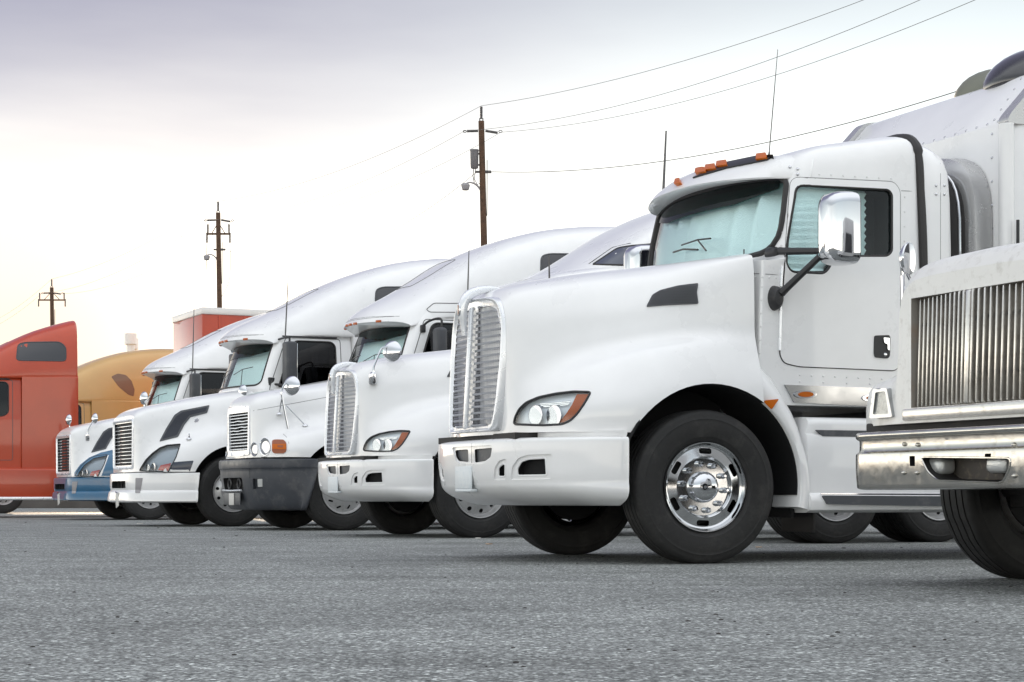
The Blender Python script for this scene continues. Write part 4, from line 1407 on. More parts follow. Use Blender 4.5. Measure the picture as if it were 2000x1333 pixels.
# ================================================================ truck D: white with slanted vents and louvred grille
D = Truck('semi_truck', 'white semi truck with navy swept hood vents, louvred grille and all white bumper', 'truck', -4.506, 28.263, 25.7, 'white semi trucks parked in a row')
zv = lambda x, y: (200 + x / 5.552, 760 + y / 5.552)
def v_front(T):
    secs = [
     (1.30, [(0,1.60),(.35,1.60),(.55,1.58),(.605,1.5),(.605,1.2),(.605,1.0),(.61,.9),(.615,.84),(.615,.785)]),
     (1.235, [(0,1.67),(.40,1.665),(.60,1.63),(.665,1.52),(.695,1.25),(.725,1.05),(.765,.92),(.79,.85),(.795,.785)]),
     (1.08, [(0,1.735),(.42,1.73),(.63,1.69),(.705,1.57),(.75,1.33),(.81,1.15),(.91,1.0),(.965,.88),(.97,.785)]),
     (.8, [(0,1.80),(.45,1.79),(.665,1.75),(.745,1.63),(.80,1.42),(.885,1.25),(1.035,1.10),(1.105,.92),(1.11,.785)]),
     (.5, [(0,1.865),(.48,1.855),(.70,1.81),(.79,1.69),(.845,1.50),(.93,1.36),(1.10,1.22),(1.18,1.0),(1.19,.785)]),
     (.1, [(0,1.94),(.52,1.93),(.76,1.88),(.86,1.76),(.92,1.58),(.99,1.45),(1.12,1.32),(1.20,1.08),(1.21,.785)]),
     (-.47, [(0,2.035),(.60,2.025),(.88,1.98),(1.0,1.86),(1.06,1.65),(1.08,1.5),(1.13,1.37),(1.2,1.1),(1.21,.785)]),
    ]
    hood = loft('hood', [[(x, y, z) for y, z in p] for x, p in secs], ['white', 'dark'], T.root, 5, 4, 40)
    go = rnd([(-.50, .885), (.50, .885), (.535, 1.50), (-.535, 1.50)], .03, 3)
    bm = bmesh.new(); prism(bm, go, 'x', 1.235, 1.5)
    cut(hood, [ycyl((-.02, 0, .52), .645, .60, 1.5), ycyl((-.02, 0, .52), .645, -1.5, -.60), obj('cutter', bm, 'dark')])
    bv = bvh_of(hood)
    arch_fender(T, (-.02, .52), .647, [(98, .86), (108, .88), (118, .90), (130, .85), (150, .79), (187, .79)])
    # grille
    bm = bmesh.new()
    tube(bm, [(1.302, y, z) for y, z in densify(rnd([(-.55, .845), (.55, .845), (.57, 1.535), (-.57, 1.535)], .04, 3), .1)], .022, 8, True)
    fr = obj('grille_frame', bm, 'satin', T.root)
    lb = one('grille_bar', lambda b: box(b, (0, 0, 0), (.03, 1.03, .016), .005), 'chrome')
    for k in range(11):
        link('grille_bar', lb, T.root, (1.285, 0, .925 + k * .0525))
    bm = bmesh.new()
    for k in range(29):
        box(bm, (1.262, -.49 + .035 * k, 1.19), (.03, .008, .60))
    o = obj('grille_louvres', bm, 'step_grey', T.root); o['kind'] = 'stuff'
    # headlights
    oh = [zv(*p) for p in [(402, 888), (420, 850), (470, 770), (540, 700), (620, 640), (700, 610), (845, 597), (800, 735), (715, 900)]]
    c = patch(T, 'cutter', rnd(oh, 2), bv, 'dark', .06, .07, const=True, step=5)
    cut(hood, [c, mirror(c)], 40)
    hs = patch(T, 'headlight', rnd(oh, 2), bv, 'head_grey', -.055, .06, const=True, step=5)
    seam(T, 'headlight_gasket', rnd(oh, 2), bv, 'black', .008, parent=hs, step=4)
    patch(T, 'headlight_lens', rnd(oh, 2), bv, 'lens', -.002, .006, parent=hs, step=6)
    patch(T, 'turn_signal_lens', [zv(*p) for p in [(600, 882), (630, 828), (745, 802), (712, 890)]], bv, 'red_lens', -.006, .01, parent=hs, step=5)
    for (x, y, rr) in ((480, 852, .05), (545, 840, .055)):
        p, n = T.pt(zv(x, y), bv)
        bm = bmesh.new()
        lathe(bm, [(rr, .0), (rr * .9, -.012), (rr * .5, -.026), (.001, -.03)], 24, 'x')
        q = Vector((1, .3, 0)).normalized().to_track_quat('X', 'Z')
        for v in bm.verts: v.co = q @ v.co + p - n * .02
        obj('headlight_bowl', bm, 'bowl', hs)
    mirror(hs)
    # vents
    vo = [zv(*p) for p in [(618, 572), (690, 430), (780, 285), (850, 238), (1162, 178), (1136, 262), (955, 308), (890, 390), (820, 522)]]
    vf = patch(T, 'hood_vent', rnd(vo, 2), bv, 'step_grey', .010, .01, step=5)
    cxv, cyv = sum(p[0] for p in vo) / len(vo), sum(p[1] for p in vo) / len(vo)
    vi = [zv(*p) for p in [(648, 548), (712, 430), (800, 300), (862, 256), (1136, 200), (1118, 246), (945, 288), (870, 380), (806, 505)]]
    patch(T, 'vent_screen', rnd(vi, 2), bv, 'navy_mesh', .013, .0, parent=vf, step=5)
    mirror(vf)
    # badge and hood latches
    p, n = T.pt(zv(1022, 345), bv)
    bm = bmesh.new(); lathe(bm, [(.001, .012), (.02, .012), (.022, .006), (.032, .006), (.036, .002), (.036, -.004)], 24, 'y', off=p); obj('hood_badge', bm, 'chrome', T.root)
    for q_ in ((940, 548), (1500, 460)):
        p, n = T.pt(zv(*q_), bv)
        if p is None: continue
        bm = bmesh.new()
        lathe(bm, [(.001, .03), (.03, .022), (.04, .0)], 12, 'z', off=p)
        box(bm, p + Vector((0, 0, .055)), (.022, .014, .06), .005)
        obj('hood_latch', bm, 'chrome', T.root)
    seam(T, 'hood_seam', [zv(500, 330), zv(1277, 150), zv(1600, 80)], bv, 'seam', .0025, closed=False, step=None, parent=hood) if False else None
    # bumper
    def bo(z, d, w):
        return [(1.375 - d, 0, z), (1.375 - d, .28, z), (1.37 - d, .52, z), (1.33 - d, .68 + w, z), (1.22 - d, .84 + w, z), (1.02 - d, .99 + w, z), (.78 - d * .6, 1.12 + w, z), (.58, 1.195 + w, z), (.505 + (.77 - z) * .12, 1.21 + w, z), (.50 + (.77 - z) * .12, 1.0, z), (.5, .4, z)]
    bmp = loft('bumper', [bo(.772, .03, -.01), bo(.76, .004, 0), bo(.70, 0, 0), bo(.57, .0, 0), bo(.525, .012, -.008), bo(.50, -.012, .012), bo(.47, -.02, .018), bo(.365, -.03, .028), bo(.345, .05, -.03)], ['white', 'dark'], T.root, 4, 2, 35)
    bb = bvh_of(bmp)
    c = cutbox((1.36, 0, .605), (.16, .80, .105), 'dark', .02)
    cut(bmp, [c], 35)
    bm = bmesh.new()
    for y in (-.3, -.1, .12, .3): box(bm, (1.30, y, .605), (.02, .02, .1))
    obj('tow_bracket', bm, 'chassis', bmp)
    lo = [zv(*p) for p in [(362, 966), (438, 966), (410, 1130), (358, 1130)]]
    lz = patch(T, 'bumper_lamp', rnd(lo, 1.2), bb, 'lamp_grey', .006, .01, step=5)
    mirror(lz)
    # hanging tag
    bm = bmesh.new()
    box(bm, (1.405, .02, .375), (.006, .17, .20), .002, rot=None)
    rot = Matrix.Rotation(.22, 4, 'X')
    for v in bm.verts: v.co = Vector((1.405, .02, .44)) + rot @ (v.co - Vector((1.405, .02, .44)))
    tag_ = obj('bumper_tag', bm, 'tag_paper', T.root)
    bm = bmesh.new(); tube(bm, [(1.40, -.06, .50), (1.41, .0, .485), (1.40, .06, .48)], .012, 6); obj('tag_hook', bm, 'chrome', tag_)
    T.bv_hood, T.bv_bumper = bv, bb
    return dict(hood=hood, bumper=bmp)
mat('head_grey', (.34, .37, .40), .3, .35)
mat('navy_mesh', (.016, .02, .032), .5, bump=.5, bscale=400)
VD = v_front(D)
aero_cab(D, 0)
simple_skirt(D, -.75, -4.2)
chassis(D, -6.3, (-4.7, -6.0), steer_kind='holes')
E_PARTS = list(D.root.children)
def v_mirrors(T, pts):
    for (bx, by, dx_, dy_, y_) in pts:
        b0 = T.on(bx, by, y=y_); d0 = T.on(dx_, dy_, y=y_ + .02)
        hood_mirror(T, tuple(b0), [tuple(b0 + Vector((0, 0, .12))), tuple(b0.lerp(d0, .7) + Vector((0, 0, .05))), tuple(d0 + Vector((.02, 0, .03)))], tuple(d0), .10, (.9, .3, .05), can=(y_ > 0))
v_mirrors(D, [(470, 800, 474, 765, .80), (282, 800, 281, 778, -.72)])
# dark sticker panel behind the headlight of D only
patch(D, 'side_marker_panel', rnd([zv(*p) for p in [(772, 795), (990, 778), (945, 903), (720, 903)]], 2), D.bv_hood, 'navy', .004, .006, step=5)

E = Truck('semi_truck', 'white semi truck with blue bumper and blue lower fenders, farthest in the row', 'truck', -7.08, 35.45, 25.7, 'white semi trucks parked in a row')
for c in E_PARTS:
    sw = {'white': 'blue'} if c.name.split('.')[0] in ('bumper', 'fender') else {'shade_pale': 'curtain'} if False else None
    tree_copy(c, E.root, sw)
ze = lambda x, y: (80 + x / 2.898, 600 + y / 2.898)
bl = patch(E, 'lower_fender_panel', [ze(*p) for p in [(186, 968), (190, 938), (222, 893), (272, 853), (340, 824), (420, 806), (500, 800), (560, 830), (470, 968)]], D.bv_hood, 'blue', .003, .006, step=4, hole=[ze(*p) for p in [(203, 960), (212, 940), (245, 893), (300, 855), (385, 838), (340, 962)]])
mirror(bl)
v_mirrors(E, [(171, 855, 185, 818, .72), (136, 842, 134, 820, -.70)])

# W: low flatbed trailer in the slot behind truck A
Wt = Truck('flatbed_trailer', 'flatbed trailer behind the nearest truck, only its wheels showing under the cab', 'trailer', .04, 17.63, 25.7)
def flatbed(T):
    bm = bmesh.new(); box(bm, (-7.2, 0, 1.25), (10.6, 2.45, .18), .02); obj('deck', bm, 'chassis', T.root)
    bm = bmesh.new()
    for s in (1, -1): box(bm, (-7.2, s * .5, 1.0), (10.4, .12, .34), .01)
    obj('trailer_frame', bm, 'chassis', T.root)
    for x in (-2.75, -3.95):
        bm = bmesh.new(); tube(bm, [(x, -1.0, .52), (x, 1.0, .52)], .07, 12); obj('axle', bm, 'chassis', T.root)
        for s in (1, -1):
            wheel(T, x, s * 1.07, 'holes', far=s < 0)
            link('inner_tyre', TYRE_ME, T.root, (x, s * .76, WR))
    for s in (1, -1):
        bm = bmesh.new(); box(bm, (-10.5, s * .8, .55), (.14, .14, 1.1), .01); box(bm, (-10.5, s * .8, .03), (.3, .3, .06), .01)
        obj('landing_leg', bm, 'chassis', T.root)
flatbed(Wt)
# ================================================================ truck C: dark bumper, bright slatted grille
C = Truck('semi_truck', 'white semi truck with dark grey bumper, slatted bright grille and two round headlights', 'truck', -2.644, 25.250, 25.7, 'white semi trucks parked in a row')
zc = lambda x, y: (430 + x / 5.333, 760 + y / 5.333)
def c_front(T):
    secs = [
     (1.03, [(0,1.66),(.3,1.655),(.46,1.61),(.52,1.5),(.53,1.25),(.54,1.1),(.56,1.02),(.58,.98),(.58,.935)]),
     (.965, [(0,1.735),(.36,1.725),(.545,1.67),(.61,1.54),(.63,1.3),(.665,1.17),(.72,1.08),(.765,1.0),(.77,.935)]),
     (.82, [(0,1.795),(.42,1.78),(.62,1.71),(.69,1.57),(.72,1.36),(.80,1.235),(.92,1.145),(1.0,1.03),(1.01,.935)]),
     (.55, [(0,1.85),(.46,1.835),(.67,1.765),(.75,1.62),(.79,1.43),(.89,1.305),(1.05,1.20),(1.13,1.06),(1.14,.935)]),
     (.1, [(0,1.93),(.52,1.91),(.74,1.84),(.82,1.69),(.87,1.51),(.98,1.39),(1.12,1.27),(1.19,1.08),(1.2,.925)]),
     (-.4, [(0,2.03),(.58,2.01),(.82,1.94),(.92,1.79),(.97,1.59),(1.03,1.44),(1.13,1.3),(1.2,1.1),(1.21,.91)]),
     (-.80, [(0,2.10),(.64,2.09),(.90,2.03),(1.02,1.9),(1.07,1.7),(1.085,1.5),(1.14,1.32),(1.2,1.1),(1.21,.9)]),
    ]
    hood = loft('hood', [[(x, y, z) for y, z in p] for x, p in secs], ['white', 'dark'], T.root, 5, 4, 40)
    go = rnd([(-.405, 1.025), (.405, 1.025), (.43, 1.535), (-.43, 1.535)], .02, 3)
    bm = bmesh.new(); prism(bm, go, 'x', .965, 1.3)
    cut(hood, [ycyl((-.04, 0, .52), .645, .60, 1.5), ycyl((-.04, 0, .52), .645, -1.5, -.60), obj('cutter', bm, 'dark')])
    bv = bvh_of(hood)
    arch_fender(T, (-.04, .52), .647, [(98, .80), (108, .82), (118, .86), (130, .84), (150, .79), (187, .79)])
    # grille
    bm = bmesh.new()
    outer = rnd([(-.455, .975), (0, .955), (.455, .975), (.47, 1.52), (.45, 1.60), (0, 1.615), (-.45, 1.60), (-.47, 1.52)], .03, 3)
    inner = rnd([(-.395, 1.035), (.395, 1.035), (.42, 1.525), (-.42, 1.525)], .02, 3)
    o_ = patch(T, 'grille_frame', outer, bv_plane(T, 1.032), 'satin', .012, .02, proj='x', hole=inner, step=.05)
    for k in range(12):
        bm = bmesh.new()
        z = 1.052 + k * .0405
        wv = .005 if k in (6, 7, 9) else .0
        P = [(1.018, y, z + (wv * math.sin(y * 14 + k) if abs(y) < .3 else 0)) for y in [-.41 + .82 * i / 16 for i in range(17)]]
        for a, b in zip(P, P[1:]): pass
        V1 = [[bm.verts.new((x + dx_, y, zz + dz_)) for dx_, dz_ in ((.014, -.006), (.012, .004), (-.02, .017), (-.024, .010))] for x, y, zz in P]
        for a, b in zip(V1, V1[1:]):
            for i in range(4): bm.faces.new((a[i], a[(i + 1) % 4], b[(i + 1) % 4], b[i]))
        bm.faces.new(V1[0][::-1]); bm.faces.new(V1[-1])
        obj('grille_bar', bm, 'satin', T.root, 40)
    # round headlights in deep chrome bowls
    for (cx, cy, rx, ry, d) in ((357, 628, 37, 70, .07), (468, 603, 57, 90, .09)):
        el = [zc(cx + rx * math.cos(t), cy + ry * math.sin(t)) for t in [2 * math.pi * k / 28 for k in range(28)]]
        c = patch(T, 'cutter', el, bv, 'chrome', .06, d, const=True, step=3.5)
        cut(hood, [c, mirror(c)], 40)
        hb = patch(T, 'headlight', el, bv, 'reflector', -d * .72, d - .004, const=True, step=3.5)
        seam(T, 'headlight_ring', el, bv, 'chrome', .007, parent=hb)
        p, n = T.pt(zc(cx, cy), bv)
        bm = bmesh.new()
        rr = .058 if rx < 50 else .078
        lathe(bm, [(rr, .0), (rr * .9, -.02), (rr * .6, -.04), (.012, -.05), (.012, -.02), (.001, -.018)], 26, 'x')
        q = Vector((1, .45, 0)).normalized().to_track_quat('X', 'Z')
        for v in bm.verts: v.co = q @ v.co + p - n * .012
        obj('headlight_bowl', bm, 'bowl', hb)
        mirror(hb)
    ao = rnd([zc(545, 540), zc(575, 531), zc(660, 533), zc(690, 560), zc(692, 640), zc(670, 672), zc(570, 674), zc(546, 655)], 3)
    am = patch(T, 'turn_signal', ao, bv, 'amber_dark', .012, .01, step=4)
    patch(T, 'turn_signal_band', [zc(548, 578), zc(690, 578), zc(690, 632), zc(548, 630)], bv, 'amber', .0145, .004, parent=am, step=5)
    patch(T, 'turn_signal_reflector', [zc(604, 592), zc(660, 592), zc(660, 614), zc(604, 612)], bv, 'amber_dark', .0165, .004, parent=am, step=5)
    mirror(am)
    seam(T, 'hood_seam', [zc(345, 228), zc(720, 155), zc(1110, 88)], bv, 'seam', .003, closed=False, step=14, parent=hood) if False else None
    P = line_on(T, [zc(345 + 760 * k / 14, 228 - 140 * k / 14) for k in range(15)], bv)
    bm = bmesh.new(); tube(bm, P, .003, 6); obj('hood_seam', bm, 'seam', hood)
    P = line_on(T, [zc(*q) for q in ((655, 468), (690, 500), (715, 560), (722, 640), (722, 714))], bv)
    bm = bmesh.new(); tube(bm, P, .0025, 6); obj('fender_seam', bm, 'seam', hood)
    # bumper
    def bo(z, d, w):
        e = .33 + (.91 - z) * .27
        return [(1.155 - d, 0, z), (1.153 - d, .25, z), (1.14 - d, .48, z), (1.09 - d, .70 + w, z), (.97 - d, .90 + w, z), (.80 - d * .7, 1.06 + w, z), (.62 - d * .4, 1.15 + w, z), (e + .07, 1.20 + w, z), (e, 1.21 + w, z), (e - .01, 1.0, z), (e - .01, .4, z)]
    bmp = loft('bumper', [bo(.915, .03, -.02), bo(.905, .004, 0), bo(.84, 0, 0), bo(.80, .004, -.002), bo(.785, .016, -.008), bo(.70, .02, -.010), bo(.55, .045, -.014), bo(.42, .075, -.03), bo(.30, .12, -.055), bo(.26, .17, -.10)], ['bumper_grey', 'dark'], T.root, 4, 2, 35)
    bb = bvh_of(bmp)
    cs = [cutbox((1.12, 0, .60), (.22, .82, .155), 'dark', .03)]
    lo = [zc(*p) for p in [(338, 935), (440, 935), (440, 1035), (345, 1045)]]
    cl = patch(T, 'cutter', rnd(lo, 1.5), bb, 'bumper_grey', .04, .04, const=True, step=4)
    cut(bmp, cs + [cl, mirror(cl)], 35)
    for s in (1, -1):
        bm = bmesh.new()
        P = [(1.09 + .0, s * (.20 + .065 * math.cos(t)), .60 + .065 * math.sin(t)) for t in [2 * math.pi * k / 18 for k in range(18)]]
        tube(bm, P, .018, 8, True)
        obj('tow_hook', bm, 'black', bmp)
    fl = patch(T, 'fog_lamp', [zc(*p) for p in [(385, 940), (438, 938), (438, 1020), (390, 1022)]], bb, 'lens_white', -.006, .02, const=True, step=4, parent=bmp)
    mirror(fl)
    bm = bmesh.new(); tube(bm, [(1.13, -.40, .515), (1.14, 0, .51), (1.13, .40, .515)], .012, 8); obj('step_bar', bm, 'satin', bmp)
    bm = bmesh.new(); box(bm, (1.125, 0, .405), (.012, .70, .16), .006); obj('plate_panel', bm, 'step_grey', bmp)
    bm = bmesh.new(); box(bm, (1.14, .02, .40), (.008, .21, .155), .003); obj('licence_plate', bm, 'tag_paper', T.root)
    P = line_on(T, [zc(*q) for q in ((308, 762), (310, 850), (310, 930))], bb)
    bm = bmesh.new(); tube(bm, P, .004, 6); obj('bumper_seam', bm, 'dark', bmp)
    bm = bmesh.new(); box(bm, (.70, 0, .925), (.55, 1.7, .03)); obj('bumper_mount', bm, 'chassis', T.root)
    # hood mirror on a tripod
    b1, _ = T.pt(zc(706, 412), bv); b2, _ = T.pt(zc(885, 378), bv); b3, _ = T.pt(zc(610, 258), bv)
    y_ = b1.y + .02
    top = T.on(*zc(648, 108), y=y_); el = T.on(*zc(640, 20), y=y_)
    dsc = T.on(570, 754, y=y_ + .02)
    hm = hood_mirror(T, tuple(b1), [tuple(top), tuple(el), tuple(el.lerp(dsc, .4) + Vector((0, 0, .07))), tuple(dsc + Vector((.02, 0, .0)))], tuple(dsc), .125, (.75, .55, .05),
                legs=[(tuple(T.on(*zc(690, 172), y=y_)), tuple(b2)), (tuple(T.on(*zc(640, 110), y=y_)), tuple(b3 + Vector((0, .03, 0))))])
    T.bv_hood = bv
    return hood
def bv_plane(T, x):
    return BVHTree.FromPolygons([(x, -3, -1), (x, 3, -1), (x, 3, 5), (x, -3, 5)], [(0, 1, 2, 3)])
c_front(C)
aero_cab(C, -.33, .09, xr=-4.45, win_x=(-2.52, -3.24), win_z=(3.42, 3.72), mirror_style='loop')
simple_skirt(C, -.75, -4.2)
chassis(C, -6.3, (-4.7, -6.0), steer_kind='cover')
H_PARTS = list(C.root.children)
zb = lambda x, y: (590 + x / 6.06, 580 + y / 6.06)
seam(C, 'roof_recess', rnd([zb(1960, 80), zb(1560, 76), zb(1470, 150), zb(1510, 182), zb(1960, 186)], [1, 4, 3, 3, 1], 4), C.bv_roof, 'seam', .006, step=5)

mat('smoke_blue', (.06, .07, .10), .25, coat=.6)
# ================================================================ truck B: twin of truck A further down the row
B = Truck('semi_truck', 'white semi truck with mesh grille and a round chrome mirror on its hood', 'truck', -.832, 21.11, 25.5, 'white semi trucks parked in a row')
for c in list(A.root.children):
    if c.name.split('.')[0] in ('window_shade',): continue
    if c.name.split('.')[0] in ('wheel', 'inner_tyre', 'chassis_frame', 'rear_panel', 'cab_gasket', 'roof_visor', 'mirror'): continue
    tree_copy(c, B.root)
sl = loft('sleeper', [[(x, 0, 2.86), (x, .6, 2.86), (x, y - .04, 2.86), (x, y, 2.80), (x, y + .005, 2.2), (x, y, 1.5), (x, y - .01, .95)] for x, y in ((-1.78, 1.06), (-2.1, 1.10), (-3.9, 1.11), (-4.0, 1.08))], ['white', 'dark'], B.root, 1, 2, 40)
secs = []
for x, zt in ((-1.05, 2.90), (-1.25, 2.98), (-1.5, 3.10), (-1.9, 3.33), (-2.35, 3.59), (-2.8, 3.80), (-3.3, 3.94), (-3.9, 3.99), (-4.0, 3.9)):
    b_ = 2.76
    yw = .98 + .10 * min(1, max(0, -(x + 1.1) / .9))
    pr = [(0, 1), (.35, .99), (.62, .95), (.80, .86), (.90, .70), (.96, .45), (.995, .2), (1.0, .04), (.985, 0)]
    secs.append([(x, yw * y, b_ + (zt - b_) * v) for y, v in pr])
rfB = loft('roof_fairing', secs, ['white', 'dark'], B.root, 3, 3, 40, bend=lambda p: -.35 * abs(p.y) ** 2.2 * min(1, max(0, (p.x + 2.3) / 1.3)))
rB = bvh_of(rfB, sl)
wo = rnd([(1158, 517), (1206, 485), (1230, 481), (1290, 476), (1310, 478), (1310, 520)], [2, 8, 6, 3, 3, 3], 4)
swB = patch(B, 'sleeper_window', wo, rB, 'smoke_blue', .004, .01, parent=rfB, step=10)
seam(B, 'window_gasket', wo, rB, 'rubber', .012, parent=swB, step=6)
seam(B, 'panel_seam', [(1150, 516), (1180, 495), (1196, 484), (1230, 476), (1320, 470)], rB, 'seam', .006, closed=False, parent=rfB)
chassis(B, -5.5, (-4.4, -5.7), steer_kind='holes')
bbv = KH['bv']
b0, _ = B.pt((728, 745), bbv)
yb = b0.y + .03
hood_mirror(B, tuple(B.on(728, 741, y=yb)), [tuple(B.on(730, 718, y=yb)), tuple(B.on(738, 697, y=yb)), tuple(B.on(746, 681, y=yb)), tuple(B.on(757, 678, y=yb + .02))], tuple(B.on(766, 687, y=yb + .04)), .115, (.8, .6, .05), can=True)
whip(B, (-.9, 1.0, 2.55), (-.9 + .02, 1.02, 3.05), .011)

# ================================================================ truck F: bright vertical bars, big polished bumper
Ft = Truck('semi_truck', 'worn white semi truck at the right edge with vertical bar grille and polished steel bumper', 'truck', 3.035, 9.288, 23, 'white semi trucks parked in a row')
mat('radiator', (.27, .25, .225), .6, dirt=(.30, .14, .05), dscale=8, damt=.35, bump=.5, bscale=200)
def f_front(T):
    secs = [
     (.955, [(0,1.525),(.36,1.52),(.50,1.49),(.565,1.40),(.585,1.15),(.595,1.07),(.60,1.0),(.60,.95),(.60,.89),(.60,.81)]),
     (.90, [(0,1.60),(.38,1.59),(.545,1.545),(.605,1.43),(.625,1.18),(.635,1.09),(.72,1.045),(.86,1.0),(.90,.92),(.90,.81)]),
     (.80, [(0,1.632),(.40,1.62),(.57,1.57),(.63,1.45),(.65,1.2),(.665,1.11),(.78,1.07),(1.0,1.03),(1.07,.94),(1.075,.81)]),
     (.5, [(0,1.68),(.45,1.67),(.62,1.62),(.69,1.5),(.71,1.28),(.73,1.19),(.86,1.15),(1.06,1.11),(1.15,1.0),(1.16,.82)]),
     (0, [(0,1.75),(.52,1.74),(.70,1.69),(.77,1.57),(.80,1.38),(.83,1.28),(.95,1.23),(1.1,1.18),(1.19,1.05),(1.2,.82)]),
     (-.6, [(0,1.84),(.6,1.83),(.8,1.78),(.87,1.66),(.90,1.45),(.93,1.33),(1.02,1.25),(1.13,1.18),(1.2,1.05),(1.21,.82)]),
    ]
    hood = loft('hood', [[(x, y, z) for y, z in p] for x, p in secs], ['white_old', 'dark', 'radiator'], T.root, 5, 4, 40)
    go = [(-.475, .885), (.475, .885), (.475, 1.425), (-.475, 1.425)]
    bm = bmesh.new(); prism(bm, go, 'x', .895, 1.3)
    cut(hood, [ycyl((-.2, 0, .52), .645, .6, 1.5), ycyl((-.2, 0, .52), .645, -1.5, -.6), obj('cutter', bm, 'radiator')])
    bv = bvh_of(hood)
    # bright surround strip along the bottom of the grille
    bm = bmesh.new(); box(bm, (.962, 0, .852), (.02, 1.06, .058), .008); obj('grille_trim', bm, 'bar_metal', T.root)
    n = 11
    xv = lambda y: .945 + .05 * (1 - abs(y) / .475)
    for s in (-1, 1):
        for k in range(n):
            y = s * (.035 + k * .0405)
            bm = bmesh.new()
            x = xv(y)
            box(bm, (x - .016, y, 1.155), (.045, .012, .535), .005)
            for v in bm.verts: v.co.x -= (v.co.z - .9) * .03 + .012
            obj('grille_bar', bm, 'bar_metal', T.root)
    bm = bmesh.new(); box(bm, (.97, 0, 1.155), (.04, .035, .535), .008)
    for v in bm.verts: v.co.x -= (v.co.z - .9) * .03 + .005
    obj('grille_centre_bar', bm, 'bar_metal', T.root)
    bm = bmesh.new()
    for z in (1.30, 1.02):
        for s in (-1, 1):
            tube(bm, [(.90, s * .46, z), (.92, s * .03, z)], .008, 6)
    obj('grille_tie_rod', bm, 'black', T.root)
    bm = bmesh.new(); box(bm, (.900, 0, 1.155), (.008, .93, .53)); obj('radiator_core', bm, 'radiator', T.root)
    # headlights with chrome bezels
    oh = [(1706, 812), (1703, 816), (1709, 764), (1716, 759), (1735, 758), (1741, 768), (1746, 808), (1742, 817), (1708, 820)]
    oh = rnd([(1702, 818), (1709, 760), (1736, 758), (1747, 815)], 4)
    ih = rnd([(1709, 810), (1714, 767), (1733, 765), (1740, 809)], 3)
    pl_ = bv_plane(T, .955)
    bz = patch(T, 'headlight', oh, pl_, 'steel', .014, .09, step=6, hole=ih)
    patch(T, 'headlight_lens', ih, pl_, 'lamp_glass', .004, .06, step=6, parent=bz)
    mirror(bz)
    # bumper: pressed section with two ribs
    def bo(z, d):
        return [(1.075 - d, 0, z), (1.075 - d, .35, z), (1.07 - d, .65, z), (1.045 - d, .82, z), (.98 - d, .90, z), (.89 - d, .97, z), (.78 - d * .5, .995, z), (.75, .98, z), (.72, .9, z), (.72, .4, z)]
    bmp = loft('bumper', [bo(.772, .05), bo(.770, .012), bo(.762, .0), bo(.742, .0), bo(.732, .012), bo(.726, .022), bo(.680, .022), bo(.670, .014), bo(.662, .004), bo(.654, .0), bo(.58, .0), bo(.51, .006), bo(.488, .012), bo(.482, .05)], ['chrome_old', 'dark'], T.root, 4, 2, 35)
    bb = bvh_of(bmp)
    op = rnd([(1798, 893), (1974, 895), (1972, 915), (1958, 943), (1830, 938), (1812, 922)], 8)
    c1 = patch(T, 'cutter', op, bb, 'chassis', .05, .16, const=True, step=10)
    ops = rnd([(1776, 891), (1787, 891), (1787, 911), (1777, 911)], 1.5)
    c2 = patch(T, 'cutter', ops, bb, 'dark', .05, .05, const=True, step=5)
    cut(bmp, [c1, c2, mirror(c2)], 35)
    seam(T, 'opening_lip', op, bb, 'chrome_old', .005, parent=bmp, step=8)
    bm = bmesh.new(); box(bm, (.93, .03, .595), (.02, .40, .14), .004); obj('licence_panel', bm, 'rust_panel', bmp)
    for y in (-.19, .29):
        bm = bmesh.new()
        box(bm, (.99, y, .595), (.10, .15, .085), .03, seg=3)
        fl = obj('fog_lamp', bm, 'lens_white', bmp)
    bolts = one('bumper_bolt', lambda b: lathe(b, [(.001, .014), (.007, .012), (.011, .004), (.011, -.004)], 12, 'x'), 'chrome_old')
    for q in ((1767, 868), (1793, 869), (1766, 924), (1792, 924), (1982, 869), (1982, 930)):
        p, n_ = T.pt(q, bb)
        if p is not None: link('bumper_bolt', bolts, bmp, p)
    bm = bmesh.new(); box(bm, (.78, 0, .79), (.25, 1.9, .07), .01); obj('bumper_mount', bm, 'chassis', T.root)
    # hood mirror
    yy = -.80
    P = [T.on(1764, 600, y=yy), T.on(1763, 545, y=yy), T.on(1760, 505, y=yy), T.on(1763, 500, y=yy), T.on(1770, 508, y=yy)]
    hm = hood_mirror(T, tuple(P[0]), [tuple(p) for p in P[1:]], tuple(T.on(1774, 506, y=yy)), .085, (.55, -.84, .05), legs=[(tuple(T.on(1768, 528, y=yy)), tuple(T.on(1785, 562, y=yy)))])
    return hood
mat('rust_panel', (.10, .09, .08), .6, dirt=(.28, .22, .17), dscale=20, damt=.8)
f_front(Ft)
L_ = [(1.0, -.62, -.66, 1.08), (1.6, -.62, -.68, 1.09), (1.85, -.66, -.8, 1.09), (2.5, -.9, -1.05, 1.05), (2.7, -1.0, -1.15, .98)]
fc = loft('cab', [plan(z, xf, xc, yc, -2.2) for z, xf, xc, yc in L_], ['white_old', 'dark'], Ft.root, 1, 2, 40)
fb = bvh_of(fc)
fw = patch(Ft, 'windshield', rnd([(-.92, 2.45), (.92, 2.45), (1.0, 1.90), (-1.0, 1.90)], .06), fb, 'smoke', .004, .01, proj='x', step=.1)
fs = patch(Ft, 'side_window', rnd([(-1.0, 1.9), (-1.2, 2.45), (-1.9, 2.45), (-1.9, 1.9)], .06), fb, 'smoke', .004, .01, proj='y', step=.1)
mirror(fs)
chassis(Ft, -5.5, (-4.4, -5.7), sx=-.2)
